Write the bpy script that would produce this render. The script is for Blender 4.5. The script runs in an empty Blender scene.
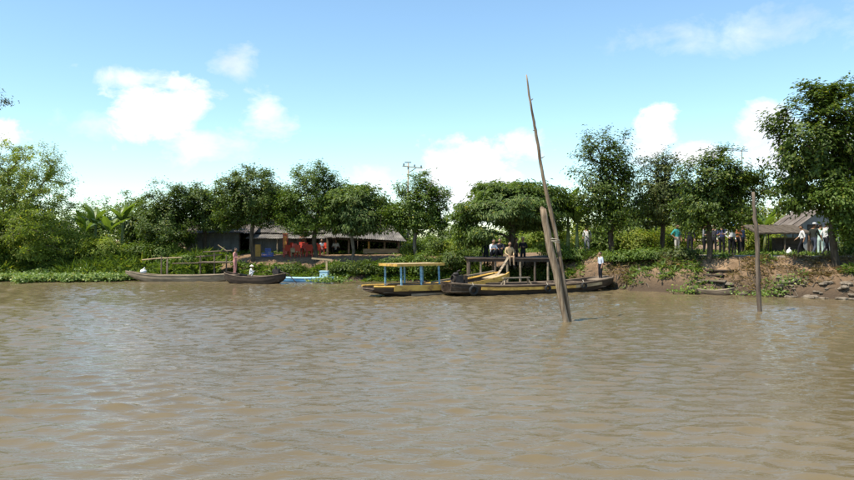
import bpy, bmesh, math, random
import numpy as np
from mathutils import Vector, Matrix, Euler

random.seed(7)
rng = np.random.default_rng(7)
SC = bpy.context.scene
COL = SC.collection
R = math.radians

# ------------------------------------------------------------------ camera
CAM_H, F = 2.5, 740.0
cam = bpy.data.cameras.new('camera')
cam.sensor_width = 36.0
cam.lens = F / 854 * 36
cam.clip_start, cam.clip_end = 0.1, 5000
cam_o = bpy.data.objects.new('camera', cam)
cam_o.location = (0, 0, CAM_H)
cam_o.rotation_euler = (R(90), 0, 0)
COL.objects.link(cam_o)
SC.camera = cam_o

# ------------------------------------------------------------------ light
SUN_EL, SUN_AZ = 61.0, 240.0         # azimuth clockwise from +Y (view direction)
SC.view_settings.view_transform = 'Standard'
SC.view_settings.look = 'None'
SC.view_settings.gamma = 1.0
SC.view_settings.exposure = 0.86
sun = bpy.data.lights.new('sun', 'SUN')
sun.energy = 4.2
sun.angle = R(0.5)
sun.color = (1.0, 0.93, 0.80)
sun_o = bpy.data.objects.new('sun', sun)
sd = Vector((math.sin(R(SUN_AZ)) * math.cos(R(SUN_EL)), math.cos(R(SUN_AZ)) * math.cos(R(SUN_EL)), math.sin(R(SUN_EL))))
sun_o.rotation_euler = (-sd).to_track_quat('-Z', 'Y').to_euler()
sun_o.location = sd * 60
COL.objects.link(sun_o)

world = bpy.data.worlds.new('World')
SC.world = world
world.use_nodes = True
wt = world.node_tree
wt.nodes.clear()


def WN(t, **k):
    n = wt.nodes.new(t)
    for a, b in k.items():
        setattr(n, a, b)
    return n


def WM(op, a, b=None, c=None, clamp=False):
    n = WN('ShaderNodeMath', operation=op, use_clamp=clamp)
    for i, v in enumerate((a, b, c)):
        if v is None:
            continue
        if isinstance(v, (int, float)):
            n.inputs[i].default_value = v
        else:
            wt.links.new(v, n.inputs[i])
    return n.outputs[0]


sky = WN('ShaderNodeTexSky', sky_type='NISHITA', sun_disc=False)
sky.sun_elevation = R(SUN_EL)
sky.sun_rotation = R(SUN_AZ)
sky.altitude = 0
sky.air_density, sky.dust_density, sky.ozone_density = 1.0, 0.1, 2.0
tc = WN('ShaderNodeTexCoord')
sep = WN('ShaderNodeSeparateXYZ')
wt.links.new(tc.outputs['Generated'], sep.inputs[0])
dx, dy, dz = sep.outputs
AZ = WM('ARCTAN2', dx, dy)
EL = WM('ARCSINE', dz)


def wnoise(vec, scale, detail, rough, distort=0.0):
    n = WN('ShaderNodeTexNoise')
    wt.links.new(vec, n.inputs['Vector'])
    n.inputs['Scale'].default_value = scale
    n.inputs['Detail'].default_value = detail
    n.inputs['Roughness'].default_value = rough
    n.inputs['Distortion'].default_value = distort
    return n.outputs['Fac']


# clouds stretch sideways a little: scale z up in the noise space
mp = WN('ShaderNodeMapping')
mp.inputs['Scale'].default_value = (1, 1, 1.5)
wt.links.new(tc.outputs['Generated'], mp.inputs['Vector'])
n1 = wnoise(mp.outputs[0], 15.0, 10, 0.62, 0.25)
nz = WM('MULTIPLY', WM('SUBTRACT', n1, 0.5), 3.4)
# cumulus seen above the trees: azimuth, elevation and angular size of each puff
CLOUDS = [(160, 118, 50, 25, 1), (188, 106, 30, 22, 1), (128, 76, 26, 11, .75), (98, 124, 34, 13, .5), (200, 144, 48, 18, .75),
          (268, 118, 24, 20, .8), (230, 62, 22, 12, .6), (-2, 133, 22, 13, 1), (455, 170, 46, 25, 1), (530, 145, 34, 13, .9),
          (480, 198, 70, 24, 1), (655, 138, 24, 22, 1), (684, 155, 26, 14, 1), (765, 124, 18, 16, 1), (775, 160, 26, 34, 1),
          (735, 32, 100, 17, .48), (375, 182, 36, 14, .7), (690, 46, 45, 9, .45), (840, 150, 40, 26, .8),
          (-90, 120, 60, 28, 1), (930, 140, 60, 30, 1)]
total = None
for (cx, cy, rx, ry, s) in CLOUDS:
    a0 = math.atan((cx - 427) / F)
    e0 = math.atan((240 - cy) / F * math.cos(a0))
    ra, re = rx / F * 1.15, ry / F * 1.25
    u = WM('MULTIPLY', WM('SUBTRACT', AZ, a0), 1 / ra)
    v = WM('MULTIPLY', WM('SUBTRACT', EL, e0), 1 / re)
    d = WM('SQRT', WM('ADD', WM('MULTIPLY', u, u), WM('MULTIPLY', v, v)))
    m = WM('SUBTRACT', 0.98, d)
    m = WM('MULTIPLY', WM('ADD', m, nz), 1.7 * s, clamp=True)
    m = WM('MULTIPLY', m, s)
    total = m if total is None else WM('MAXIMUM', total, m)
# the same fair-weather cumulus all round the rest of the sky
comb = WN('ShaderNodeCombineXYZ')
zz = WM('ADD', WM('MAXIMUM', dz, 0.0), 0.18)
wt.links.new(WM('DIVIDE', dx, zz), comb.inputs[0])
wt.links.new(WM('DIVIDE', dy, zz), comb.inputs[1])
n2 = wnoise(comb.outputs[0], 1.1, 7, 0.58, 0.2)
gen = WM('MULTIPLY', WM('SUBTRACT', n2, 0.57), 7.0, clamp=True)
inframe = WM('SUBTRACT', 1.0, WM('MULTIPLY',
             WM('MULTIPLY', WM('SUBTRACT', 0.72, WM('ABSOLUTE', AZ)), 8, clamp=True),
             WM('MULTIPLY', WM('SUBTRACT', 0.42, EL), 8, clamp=True)))
gen = WM('MULTIPLY', gen, inframe)
total = WM('MAXIMUM', total, gen)
# soft inner shading of the clouds
mixc = WN('ShaderNodeMix', data_type='RGBA')
bgk = WN('ShaderNodeBackground')
bgk.inputs['Strength'].default_value = 0.120
tint = WN('ShaderNodeMix', data_type='RGBA', blend_type='MULTIPLY')
tint.inputs[0].default_value = 1.0
wt.links.new(sky.outputs[0], tint.inputs[6])
tint.inputs[7].default_value = (.92, 1.03, 1.0, 1)
wt.links.new(total, mixc.inputs[0])
wt.links.new(tint.outputs[2], mixc.inputs[6])
shade = WN('ShaderNodeMix', data_type='RGBA')
wt.links.new(WM('MULTIPLY', WM('SUBTRACT', wnoise(mp.outputs[0], 9.0, 6, .6), .35), 3.0, clamp=True), shade.inputs[0])
shade.inputs[6].default_value = (4.3, 4.6, 5.0, 1)
shade.inputs[7].default_value = (6.6, 6.7, 6.9, 1)
wt.links.new(shade.outputs[2], mixc.inputs[7])
wt.links.new(mixc.outputs[2], bgk.inputs['Color'])
wo = WN('ShaderNodeOutputWorld')
wt.links.new(bgk.outputs[0], wo.inputs['Surface'])


# ------------------------------------------------------------------ helpers
def P(px, py, Y):
    return Vector(((px - 427) / F * Y, Y, CAM_H - (py - 240) / F * Y))


def PX(px, Y):
    return (px - 427) / F * Y


def tag(o, label=None, cat=None, group=None, kind=None):
    if label: o['label'] = label
    if cat: o['category'] = cat
    if group: o['group'] = group
    if kind: o['kind'] = kind
    return o


def empty(name, loc, rz=0.0, label=None, cat=None, group=None):
    o = bpy.data.objects.new(name, None)
    o.empty_display_size = 0.2
    o.location = loc
    o.rotation_euler = (0, 0, rz)
    COL.objects.link(o)
    return tag(o, label, cat, group)


def fast_mesh(name, V, T):
    """mesh of triangles (n,3) or quads (n,4) from numpy arrays"""
    V = np.ascontiguousarray(V, dtype=np.float32)
    T = np.ascontiguousarray(T, dtype=np.int32)
    k = T.shape[1]
    me = bpy.data.meshes.new(name)
    me.vertices.add(len(V)); me.vertices.foreach_set('co', V.ravel())
    me.loops.add(T.size); me.loops.foreach_set('vertex_index', T.ravel())
    me.polygons.add(len(T))
    me.polygons.foreach_set('loop_start', np.arange(0, T.size, k, dtype=np.int32))
    me.polygons.foreach_set('loop_total', np.full(len(T), k, dtype=np.int32))
    me.update(calc_edges=True)
    return me


def put(name, me, mat=None, parent=None, loc=None):
    o = bpy.data.objects.new(name, me)
    COL.objects.link(o)
    if mat is not None:
        me.materials.append(mat)
    if parent is not None:
        o.parent = parent
    if loc is not None:
        o.location = loc
    return o


class MB:
    def __init__(s):
        s.v, s.f = [], []

    def add(s, vs, fs):
        b = len(s.v)
        s.v += [tuple(p) for p in vs]
        s.f += [tuple(i + b for i in q) for q in fs]
        return s

    def box(s, c, d, rot=(0, 0, 0), taper=1.0):
        m = Euler(rot).to_matrix()
        c = Vector(c)
        vs = []
        for z in (-1, 1):
            k = taper if z > 0 else 1
            for x, y in ((-1, -1), (1, -1), (1, 1), (-1, 1)):
                vs.append(c + m @ Vector((x * d[0] / 2 * k, y * d[1] / 2 * k, z * d[2] / 2)))
        return s.add(vs, [(3, 2, 1, 0), (4, 5, 6, 7), (0, 1, 5, 4), (1, 2, 6, 5), (2, 3, 7, 6), (3, 0, 4, 7)])

    def tube(s, pts, rad, n=8, caps=True):
        pts = [Vector(p) for p in pts]
        if isinstance(rad, (int, float)):
            rad = [rad] * len(pts)
        vs, fs = [], []
        t0 = (pts[1] - pts[0]).normalized()
        a = t0.orthogonal().normalized()
        for i, p in enumerate(pts):
            t = (pts[min(i + 1, len(pts) - 1)] - pts[max(i - 1, 0)]).normalized()
            a = (a - t * a.dot(t)).normalized()
            b = t.cross(a)
            for k in range(n):
                an = 2 * math.pi * k / n
                vs.append(p + (a * math.cos(an) + b * math.sin(an)) * rad[i])
        for i in range(len(pts) - 1):
            for k in range(n):
                k2 = (k + 1) % n
                fs.append((i * n + k, i * n + k2, (i + 1) * n + k2, (i + 1) * n + k))
        if caps:
            fs.append(tuple(range(n - 1, -1, -1)))
            fs.append(tuple((len(pts) - 1) * n + k for k in range(n)))
        return s.add(vs, fs)

    def beam(s, a, b, w, h):
        """rectangular bar from a to b"""
        a, b = Vector(a), Vector(b)
        t = (b - a).normalized()
        side = t.cross(Vector((0, 0, 1)))
        side = side.normalized() if side.length > 1e-4 else Vector((1, 0, 0))
        up = side.cross(t)
        vs = []
        for p in (a, b):
            for x, y in ((-1, -1), (1, -1), (1, 1), (-1, 1)):
                vs.append(p + side * (x * w / 2) + up * (y * h / 2))
        return s.add(vs, [(3, 2, 1, 0), (4, 5, 6, 7), (0, 1, 5, 4), (1, 2, 6, 5), (2, 3, 7, 6), (3, 0, 4, 7)])

    def sphere(s, c, r, n=10, m=7, fn=None):
        c = Vector(c)
        vs, fs = [], []
        for j in range(m + 1):
            th = math.pi * j / m
            for i in range(n):
                ph = 2 * math.pi * i / n
                q = Vector((math.sin(th) * math.cos(ph) * r[0], math.sin(th) * math.sin(ph) * r[1], math.cos(th) * r[2]))
                if fn: q = fn(q)
                vs.append(c + q)
        for j in range(m):
            for i in range(n):
                i2 = (i + 1) % n
                fs.append((j * n + i, (j + 1) * n + i, (j + 1) * n + i2, j * n + i2))
        return s.add(vs, fs)

    def torus(s, c, R1, r2, axis='y', n=20, m=8, rz=0.0):
        vs, fs = [], []
        mt = Matrix.Rotation(rz, 3, 'Z')
        for i in range(n):
            a = 2 * math.pi * i / n
            for j in range(m):
                b = 2 * math.pi * j / m
                rr = R1 + r2 * math.cos(b)
                q = Vector((rr * math.cos(a), r2 * 1.3 * math.sin(b), rr * math.sin(a)))
                vs.append(Vector(c) + mt @ q)
        for i in range(n):
            for j in range(m):
                fs.append((i * m + j, i * m + (j + 1) % m, ((i + 1) % n) * m + (j + 1) % m, ((i + 1) % n) * m + j))
        return s.add(vs, fs)

    def mesh(s, name, smooth=False):
        me = bpy.data.meshes.new(name)
        me.from_pydata(s.v, [], s.f)
        bm = bmesh.new(); bm.from_mesh(me)
        bmesh.ops.remove_doubles(bm, verts=bm.verts, dist=1e-5)
        bmesh.ops.recalc_face_normals(bm, faces=bm.faces)
        bm.to_mesh(me); bm.free()
        if smooth:
            me.polygons.foreach_set('use_smooth', [True] * len(me.polygons))
        me.update()
        return me

    def build(s, name, mat, parent=None, smooth=False, loc=None):
        return put(name, s.mesh(name, smooth), mat, parent, loc)


# ------------------------------------------------------------------ materials
def new_mat(name):
    m = bpy.data.materials.new(name)
    m.use_nodes = True
    t = m.node_tree
    return m, t, t.nodes['Principled BSDF']


def noise_mat(name, c1, c2, scale=3.0, rough=0.8, bump=0.3, bscale=None, stretch=(1, 1, 1), c3=None, spec=0.3, metal=0.0, dist=0.02):
    m, t, b = new_mat(name)
    N, L = t.nodes, t.links
    co = N.new('ShaderNodeTexCoord')
    mp = N.new('ShaderNodeMapping'); mp.inputs['Scale'].default_value = stretch
    L.new(co.outputs['Object'], mp.inputs['Vector'])
    n = N.new('ShaderNodeTexNoise'); n.inputs['Scale'].default_value = scale; n.inputs['Detail'].default_value = 6; n.inputs['Roughness'].default_value = .62
    L.new(mp.outputs[0], n.inputs['Vector'])
    r = N.new('ShaderNodeValToRGB')
    r.color_ramp.elements[0].position, r.color_ramp.elements[1].position = .34, .66
    r.color_ramp.elements[0].color = (*c1, 1); r.color_ramp.elements[1].color = (*c2, 1)
    if c3:
        e = r.color_ramp.elements.new(.5); e.color = (*c3, 1)
    L.new(n.outputs['Fac'], r.inputs[0]); L.new(r.outputs[0], b.inputs['Base Color'])
    n2 = N.new('ShaderNodeTexNoise'); n2.inputs['Scale'].default_value = bscale or scale * 4; n2.inputs['Detail'].default_value = 5
    L.new(mp.outputs[0], n2.inputs['Vector'])
    bp = N.new('ShaderNodeBump'); bp.inputs['Strength'].default_value = bump; bp.inputs['Distance'].default_value = dist
    L.new(n2.outputs['Fac'], bp.inputs['Height']); L.new(bp.outputs[0], b.inputs['Normal'])
    b.inputs['Roughness'].default_value = rough
    b.inputs['Specular IOR Level'].default_value = spec
    b.inputs['Metallic'].default_value = metal
    return m


def leaf_mat(name, dark, light, trans=0.35, rough=0.5):
    m, t, b = new_mat(name)
    N, L = t.nodes, t.links
    g = N.new('ShaderNodeNewGeometry')
    r = N.new('ShaderNodeValToRGB')
    r.color_ramp.elements[0].color = (*dark, 1); r.color_ramp.elements[1].color = (*light, 1)
    e = r.color_ramp.elements.new(.93); e.color = (light[0] * .9 + dark[0] * .1, light[1] * .9 + dark[1] * .1, light[2], 1)
    r.color_ramp.elements[2].color = (light[0] * 1.7, light[1] * 1.15, light[2] * .9, 1)
    L.new(g.outputs['Random Per Island'], r.inputs[0])
    L.new(r.outputs[0], b.inputs['Base Color'])
    b.inputs['Roughness'].default_value = rough
    b.inputs['Specular IOR Level'].default_value = .35
    tr = N.new('ShaderNodeBsdfTranslucent')
    mul = N.new('ShaderNodeMix'); mul.data_type = 'RGBA'; mul.blend_type = 'MULTIPLY'; mul.inputs[0].default_value = 1
    mul.inputs[7].default_value = (1.3, 1.35, .55, 1)
    L.new(r.outputs[0], mul.inputs[6]); L.new(mul.outputs[2], tr.inputs['Color'])
    mx = N.new('ShaderNodeMixShader'); mx.inputs[0].default_value = trans
    L.new(b.outputs[0], mx.inputs[1]); L.new(tr.outputs[0], mx.inputs[2])
    L.new(mx.outputs[0], N['Material Output'].inputs['Surface'])
    return m


LEAF = {
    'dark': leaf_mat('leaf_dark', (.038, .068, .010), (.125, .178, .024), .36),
    'mid': leaf_mat('leaf_mid', (.056, .100, .013), (.15, .22, .030), .4),
    'light': leaf_mat('leaf_light', (.16, .22, .03), (.32, .38, .07), .52),
    'feather': leaf_mat('leaf_feather', (.062, .105, .024), (.16, .225, .055), .4),
    'yellow': leaf_mat('leaf_yellowgreen', (.13, .18, .02), (.28, .32, .045), .46),
    'olive': leaf_mat('leaf_olive', (.050, .070, .016), (.115, .145, .032), .32),
    'weed': leaf_mat('leaf_weed', (.075, .125, .02), (.18, .25, .05), .36),
    'hyacinth': leaf_mat('leaf_hyacinth', (.085, .15, .025), (.21, .28, .06), .36, .4),
    'dry': leaf_mat('leaf_dry', (.14, .10, .05), (.28, .21, .11), .3, .8),
    'banana': leaf_mat('leaf_banana', (.085, .14, .025), (.17, .235, .045), .42, .4),
}
BARK = noise_mat('bark', (.04, .03, .02), (.12, .095, .068), 6, .95, .8, stretch=(1, 1, .25), spec=.1)
BARK_PALE = noise_mat('bark_pale', (.09, .07, .05), (.22, .18, .135), 6, .95, .8, stretch=(1, 1, .25), spec=.1)
POLEWOOD = noise_mat('weathered_pole', (.10, .07, .045), (.37, .29, .205), 9, .9, 1.0, stretch=(1, 1, .10), c3=(.22, .16, .105), spec=.15)
DARKPOLE = noise_mat('dark_pole', (.07, .05, .038), (.20, .155, .115), 7, .9, .9, stretch=(1, 1, .12), spec=.15)
WOOD_DARK = noise_mat('wood_dark', (.028, .02, .015), (.085, .06, .042), 5, .75, .5, stretch=(.25, 1, 1))
WOOD_MID = noise_mat('wood_mid', (.08, .056, .038), (.20, .15, .105), 5, .8, .5, stretch=(.25, 1, 1))
WOOD_GREY = noise_mat('wood_grey', (.17, .13, .085), (.36, .285, .195), 5, .85, .5, stretch=(.25, 1, 1))
WOOD_TAN = noise_mat('wood_tan', (.28, .2, .11), (.5, .38, .22), 5, .8, .4, stretch=(.3, 1, 1))
PLANK = noise_mat('plank', (.10, .075, .052), (.25, .195, .14), 4, .85, .5, stretch=(.3, 1, 1))
YELLOW = noise_mat('yellow_paint', (.24, .13, .045), (.68, .43, .10), 5, .6, .3, c3=(.56, .34, .075), stretch=(.5, 1, 1))
ORANGE = noise_mat('orange_paint', (.42, .15, .03), (.68, .30, .06), 4, .5, .25)
BLUEPOST = noise_mat('blue_paint', (.07, .22, .36), (.34, .56, .68), 8, .45, .2)
BLUEHULL = noise_mat('blue_hull_paint', (.07, .22, .42), (.17, .40, .62), 4, .45, .2, stretch=(.3, 1, 1))
PALEBLUE = noise_mat('pale_blue_paint', (.35, .55, .62), (.52, .70, .76), 5, .5, .15)
WHITEP = noise_mat('white_paint', (.62, .62, .60), (.80, .80, .78), 6, .6, .15)
RED = noise_mat('red_plastic', (.38, .03, .015), (.50, .06, .03), 6, .35, .05, spec=.5)
BLUEP = noise_mat('blue_plastic', (.03, .07, .32), (.05, .11, .44), 6, .4, .05, spec=.5)
TYRE = noise_mat('rubber', (.012, .012, .012), (.035, .034, .032), 9, .85, .3)
IRON = noise_mat('engine_iron', (.02, .02, .02), (.075, .06, .05), 9, .6, .3, metal=.3)
ROPE = noise_mat('rope', (.35, .30, .22), (.52, .46, .36), 20, .95, .6)
TIN = noise_mat('tin_roof', (.085, .075, .066), (.26, .235, .20), 1.3, .65, .2, c3=(.145, .13, .112), spec=.35)
TIN_RUST = noise_mat('rusty_tin', (.075, .055, .042), (.17, .145, .125), 1.6, .7, .25)
TINWALL = noise_mat('grey_tin_wall', (.10, .105, .11), (.20, .205, .21), 1.5, .7, .2)
PLASTER = noise_mat('grey_plaster', (.20, .205, .205), (.34, .34, .335), 1.5, .85, .2)
THATCH = noise_mat('thatch', (.05, .038, .026), (.13, .10, .07), 7, .95, 1.0, stretch=(1, 1, .3))
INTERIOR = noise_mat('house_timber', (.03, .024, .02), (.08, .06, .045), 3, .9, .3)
CONCRETE = noise_mat('concrete', (.27, .215, .155), (.43, .36, .27), 2.5, .9, .4)
STONE = noise_mat('stone', (.10, .078, .055), (.27, .22, .165), 4, .9, .8, dist=.05)
POSTY = noise_mat('ochre_post', (.36, .19, .04), (.50, .28, .07), 5, .7, .2)

# soil of the banks
def soil_material():
    m, t, b = new_mat('soil')
    N, L = t.nodes, t.links
    co = N.new('ShaderNodeTexCoord')
    n = N.new('ShaderNodeTexNoise'); n.inputs['Scale'].default_value = .55; n.inputs['Detail'].default_value = 9; n.inputs['Roughness'].default_value = .65
    n2 = N.new('ShaderNodeTexNoise'); n2.inputs['Scale'].default_value = 3.4; n2.inputs['Detail'].default_value = 8; n2.inputs['Roughness'].default_value = .7
    L.new(co.outputs['Object'], n.inputs['Vector']); L.new(co.outputs['Object'], n2.inputs['Vector'])
    r = N.new('ShaderNodeValToRGB')
    r.color_ramp.elements[0].position = .32; r.color_ramp.elements[0].color = (.12, .075, .042, 1)
    r.color_ramp.elements[1].position = .70; r.color_ramp.elements[1].color = (.38, .255, .15, 1)
    e = r.color_ramp.elements.new(.5); e.color = (.225, .148, .088, 1)
    mxn = N.new('ShaderNodeMix'); mxn.data_type = 'FLOAT'; mxn.inputs[0].default_value = .5
    L.new(n.outputs['Fac'], mxn.inputs[2]); L.new(n2.outputs['Fac'], mxn.inputs[3])
    L.new(mxn.outputs[0], r.inputs[0])
    # wet mud below and just above the water line
    sp = N.new('ShaderNodeSeparateXYZ'); L.new(co.outputs['Object'], sp.inputs[0])
    ma = N.new('ShaderNodeMapRange'); ma.inputs[1].default_value = .15; ma.inputs[2].default_value = 1.15
    L.new(sp.outputs[2], ma.inputs[0])
    mix = N.new('ShaderNodeMix'); mix.data_type = 'RGBA'
    mix.inputs[6].default_value = (.085, .06, .04, 1)
    L.new(ma.outputs[0], mix.inputs[0]); L.new(r.outputs[0], mix.inputs[7])
    L.new(mix.outputs[2], b.inputs['Base Color'])
    bp = N.new('ShaderNodeBump'); bp.inputs['Strength'].default_value = 1.0; bp.inputs['Distance'].default_value = .16
    L.new(n2.outputs['Fac'], bp.inputs['Height']); L.new(bp.outputs[0], b.inputs['Normal'])
    b.inputs['Roughness'].default_value = .95; b.inputs['Specular IOR Level'].default_value = .15
    return m


SOIL = soil_material()


def water_material():
    m, t, b = new_mat('muddy_water')
    N, L = t.nodes, t.links
    co = N.new('ShaderNodeTexCoord')
    mp = N.new('ShaderNodeMapping'); mp.inputs['Scale'].default_value = (.75, 2.2, 1); mp.inputs['Rotation'].default_value = (0, 0, R(14))
    L.new(co.outputs['Object'], mp.inputs['Vector'])
    a = N.new('ShaderNodeTexNoise'); a.inputs['Scale'].default_value = 4.2; a.inputs['Detail'].default_value = 3; a.inputs['Roughness'].default_value = .55; a.inputs['Distortion'].default_value = .6
    c = N.new('ShaderNodeTexNoise'); c.inputs['Scale'].default_value = 9.0; c.inputs['Detail'].default_value = 2
    L.new(mp.outputs[0], a.inputs['Vector']); L.new(mp.outputs[0], c.inputs['Vector'])
    b1 = N.new('ShaderNodeBump'); b1.inputs['Strength'].default_value = 1.0; b1.inputs['Distance'].default_value = .014
    b2 = N.new('ShaderNodeBump'); b2.inputs['Strength'].default_value = 1.0; b2.inputs['Distance'].default_value = .004
    L.new(a.outputs['Fac'], b1.inputs['Height']); L.new(c.outputs['Fac'], b2.inputs['Height'])
    L.new(b1.outputs[0], b2.inputs['Normal']); L.new(b2.outputs[0], b.inputs['Normal'])
    big = N.new('ShaderNodeTexNoise'); big.inputs['Scale'].default_value = .12; big.inputs['Detail'].default_value = 4
    L.new(co.outputs['Object'], big.inputs['Vector'])
    r = N.new('ShaderNodeValToRGB')
    r.color_ramp.elements[0].position = .35; r.color_ramp.elements[0].color = (.126, .096, .050, 1)
    r.color_ramp.elements[1].position = .65; r.color_ramp.elements[1].color = (.156, .120, .066, 1)
    L.new(big.outputs['Fac'], r.inputs[0]); L.new(r.outputs[0], b.inputs['Base Color'])
    b.inputs['Roughness'].default_value = .045
    b.inputs['IOR'].default_value = 1.33
    b.inputs['Specular IOR Level'].default_value = .5
    return m


# ------------------------------------------------------------------ setting: ground and water
SHX = np.array([-400, -60, -34, -24.8, -18, -12.2, -5.3, 0, 3, 6, 8.8, 10.4, 12.8, 16.1, 18.2, 26, 60, 400])
SHY = np.array([60, 52, 47.5, 46.2, 46.6, 46.2, 45, 44.6, 43, 40.2, 37.9, 36.4, 34.4, 32, 31, 28, 22, 10])


def shore(x):
    return np.interp(x, SHX, SHY)


def hash_noise(x, y, seed=0):
    r = np.random.default_rng(seed)
    s = np.zeros_like(x, dtype=float)
    for k in range(14):
        w = 2 * math.pi / r.uniform(.7, 6.0)
        a = r.uniform(0, 6.28)
        s += np.sin((x * math.cos(a) + y * math.sin(a)) * w + r.uniform(0, 6.28)) / 14 ** .5
    return s


def height(x, y):
    x = np.asarray(x, dtype=float); y = np.asarray(y, dtype=float)
    n = (hash_noise(x, y, 3) + .5 * hash_noise(x * 2.6, y * 2.6, 4))
    d = y - shore(x) + .25 * hash_noise(x, y * .3, 5)
    right = np.clip((x - 4) / 5, 0, 1)
    zl = np.interp(d, [-30, -4, 0, .8, 3.2, 6, 9, 40], [-2.5, -1.0, 0, .45, 1.2, 1.5, 1.6, 1.65])
    zr = np.interp(d, [-30, -4, 0, .35, 1.7, 2.5, 3.5, 4.2, 40], [-2.5, -1.0, -.05, .5, 1.05, 1.5, 1.68, 1.7, 1.72])
    z = zl * (1 - right) + zr * right
    amp = np.interp(d, [-1, 0, 1, 2.8, 4.0], [.02, .10, .25, .15, .012])
    fade = np.clip(1 - np.maximum(np.abs(x) - 60, y - 75) / 20, 0, 1)
    return z + n * amp * fade


def H(x, y):
    return float(height(np.array([x]), np.array([y]))[0])


def axis(parts):
    out = []
    for a, b, s in parts:
        n = max(1, int(round((b - a) / s)))
        out += list(np.linspace(a, b, n, endpoint=False))
    out.append(parts[-1][1])
    return np.array(out)


def grid_mesh(name, xs, ys, zf):
    X, Y = np.meshgrid(xs, ys)
    Z = zf(X, Y)
    if isinstance(Z, tuple):
        X, Y, Z = X + Z[0], Y + Z[1], Z[2]
    V = np.stack([X, Y, Z], -1).reshape(-1, 3)
    nx, ny = len(xs), len(ys)
    i = np.arange(nx - 1)[None, :] + nx * np.arange(ny - 1)[:, None]
    T = np.stack([i, i + 1, i + 1 + nx, i + nx], -1).reshape(-1, 4)
    me = fast_mesh(name, V, T)
    me.polygons.foreach_set('use_smooth', [True] * len(me.polygons))
    return me


gx = axis([(-900, -80, 60), (-80, -30, 2), (-30, 30, .22), (30, 80, 2), (80, 900, 60)])
gy = axis([(6, 26, 2), (26, 52, .22), (52, 90, 1.5), (90, 1500, 80)])
ground = put('ground', grid_mesh('ground', gx, gy, height), SOIL)
tag(ground, 'brown earth river bank rising from the water', None, None, 'structure')

wr = np.random.default_rng(11)
WAVES = []
for k in range(60):
    wl = wr.uniform(.28, .66) if k < 52 else wr.uniform(1.0, 2.0)
    a = math.radians(90 + 14) + wr.normal(0, .48)
    WAVES.append((2 * math.pi / wl * math.cos(a), 2 * math.pi / wl * math.sin(a), wr.uniform(0, 6.28), (.0056 if k < 52 else .0022) * wl))


def wave(x, y):
    z = np.zeros_like(x); gx_ = np.zeros_like(x); gy_ = np.zeros_like(x)
    # gusts: the ripple is stronger in some patches than in others
    gust = .92 + .25 * np.clip(hash_noise(x * .16, y * .25, 71), -1.5, 1.5)
    f = np.clip((36 - np.abs(x)) / 4, 0, 1) * np.clip((y - 1) / 3, 0, 1) * np.clip((52 - y) / 3, 0, 1)
    f = f * np.interp(y, [8, 16, 30, 44], [.72, .88, .95, .7]) * gust
    for kx, ky, ph, am in WAVES:
        q = kx * x + ky * y + ph
        kk = math.hypot(kx, ky)
        z += am * np.sin(q)
        gx_ += am * kx / kk * np.cos(q) * 1.35
        gy_ += am * ky / kk * np.cos(q) * 1.35
    return gx_ * f, gy_ * f, z * f


wx = axis([(-600, -36, 40), (-36, -26, .4), (-26, 26, .11), (26, 36, .4), (36, 600, 40)])
wy = axis([(-300, 0, 30), (0, 6, .5), (6, 15, .055), (15, 28, .08), (28, 48, .14), (48, 100, 4)])
water = put('river_water', grid_mesh('river_water', wx, wy, wave), water_material())
tag(water, 'rippled muddy brown river water', None, None, 'structure')


# concrete path on top of the right hand bank
def bank_path():
    m = MB()
    xs = np.linspace(9.5, 34, 50)
    for i in range(len(xs) - 1):
        q = []
        for x in (xs[i], xs[i + 1]):
            y = shore(x) + 3.9 + .05 * math.sin(x * 1.7)
            q += [(x, y, 1.72), (x, y + 1.6, 1.735), (x, y, 1.58), (x, y + 1.6, 1.58)]
        m.add(q, [(0, 4, 5, 1), (2, 6, 4, 0), (1, 5, 7, 3)])
    o = m.build('path', CONCRETE)
    tag(o, 'narrow concrete path along the top of the earth bank', None, None, 'structure')


bank_path()
PATH_Z = 1.737


# ------------------------------------------------------------------ vegetation
def unit(v):
    return v / np.maximum(np.linalg.norm(v, axis=-1, keepdims=True), 1e-6)


def leaf_arrays(pos, nrm, dirv, L, W, droop=0.0):
    nrm, dirv = unit(nrm), unit(dirv)
    dirv = unit(dirv - nrm * np.sum(dirv * nrm, -1, keepdims=True))
    side = np.cross(dirv, nrm)
    L = L[:, None]; W = W[:, None]
    b = pos
    mid = pos + dirv * L * .45
    t = pos + dirv * L - nrm * L * droop
    l = mid + side * W / 2 + nrm * W * .18
    r = mid - side * W / 2 + nrm * W * .18
    V = np.stack([b, r, t, l], 1).reshape(-1, 3)
    i = np.arange(len(pos)) * 4
    T = np.stack([np.stack([i, i + 1, i + 2], -1), np.stack([i, i + 2, i + 3], -1)], 1).reshape(-1, 3)
    return V, T


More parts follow.
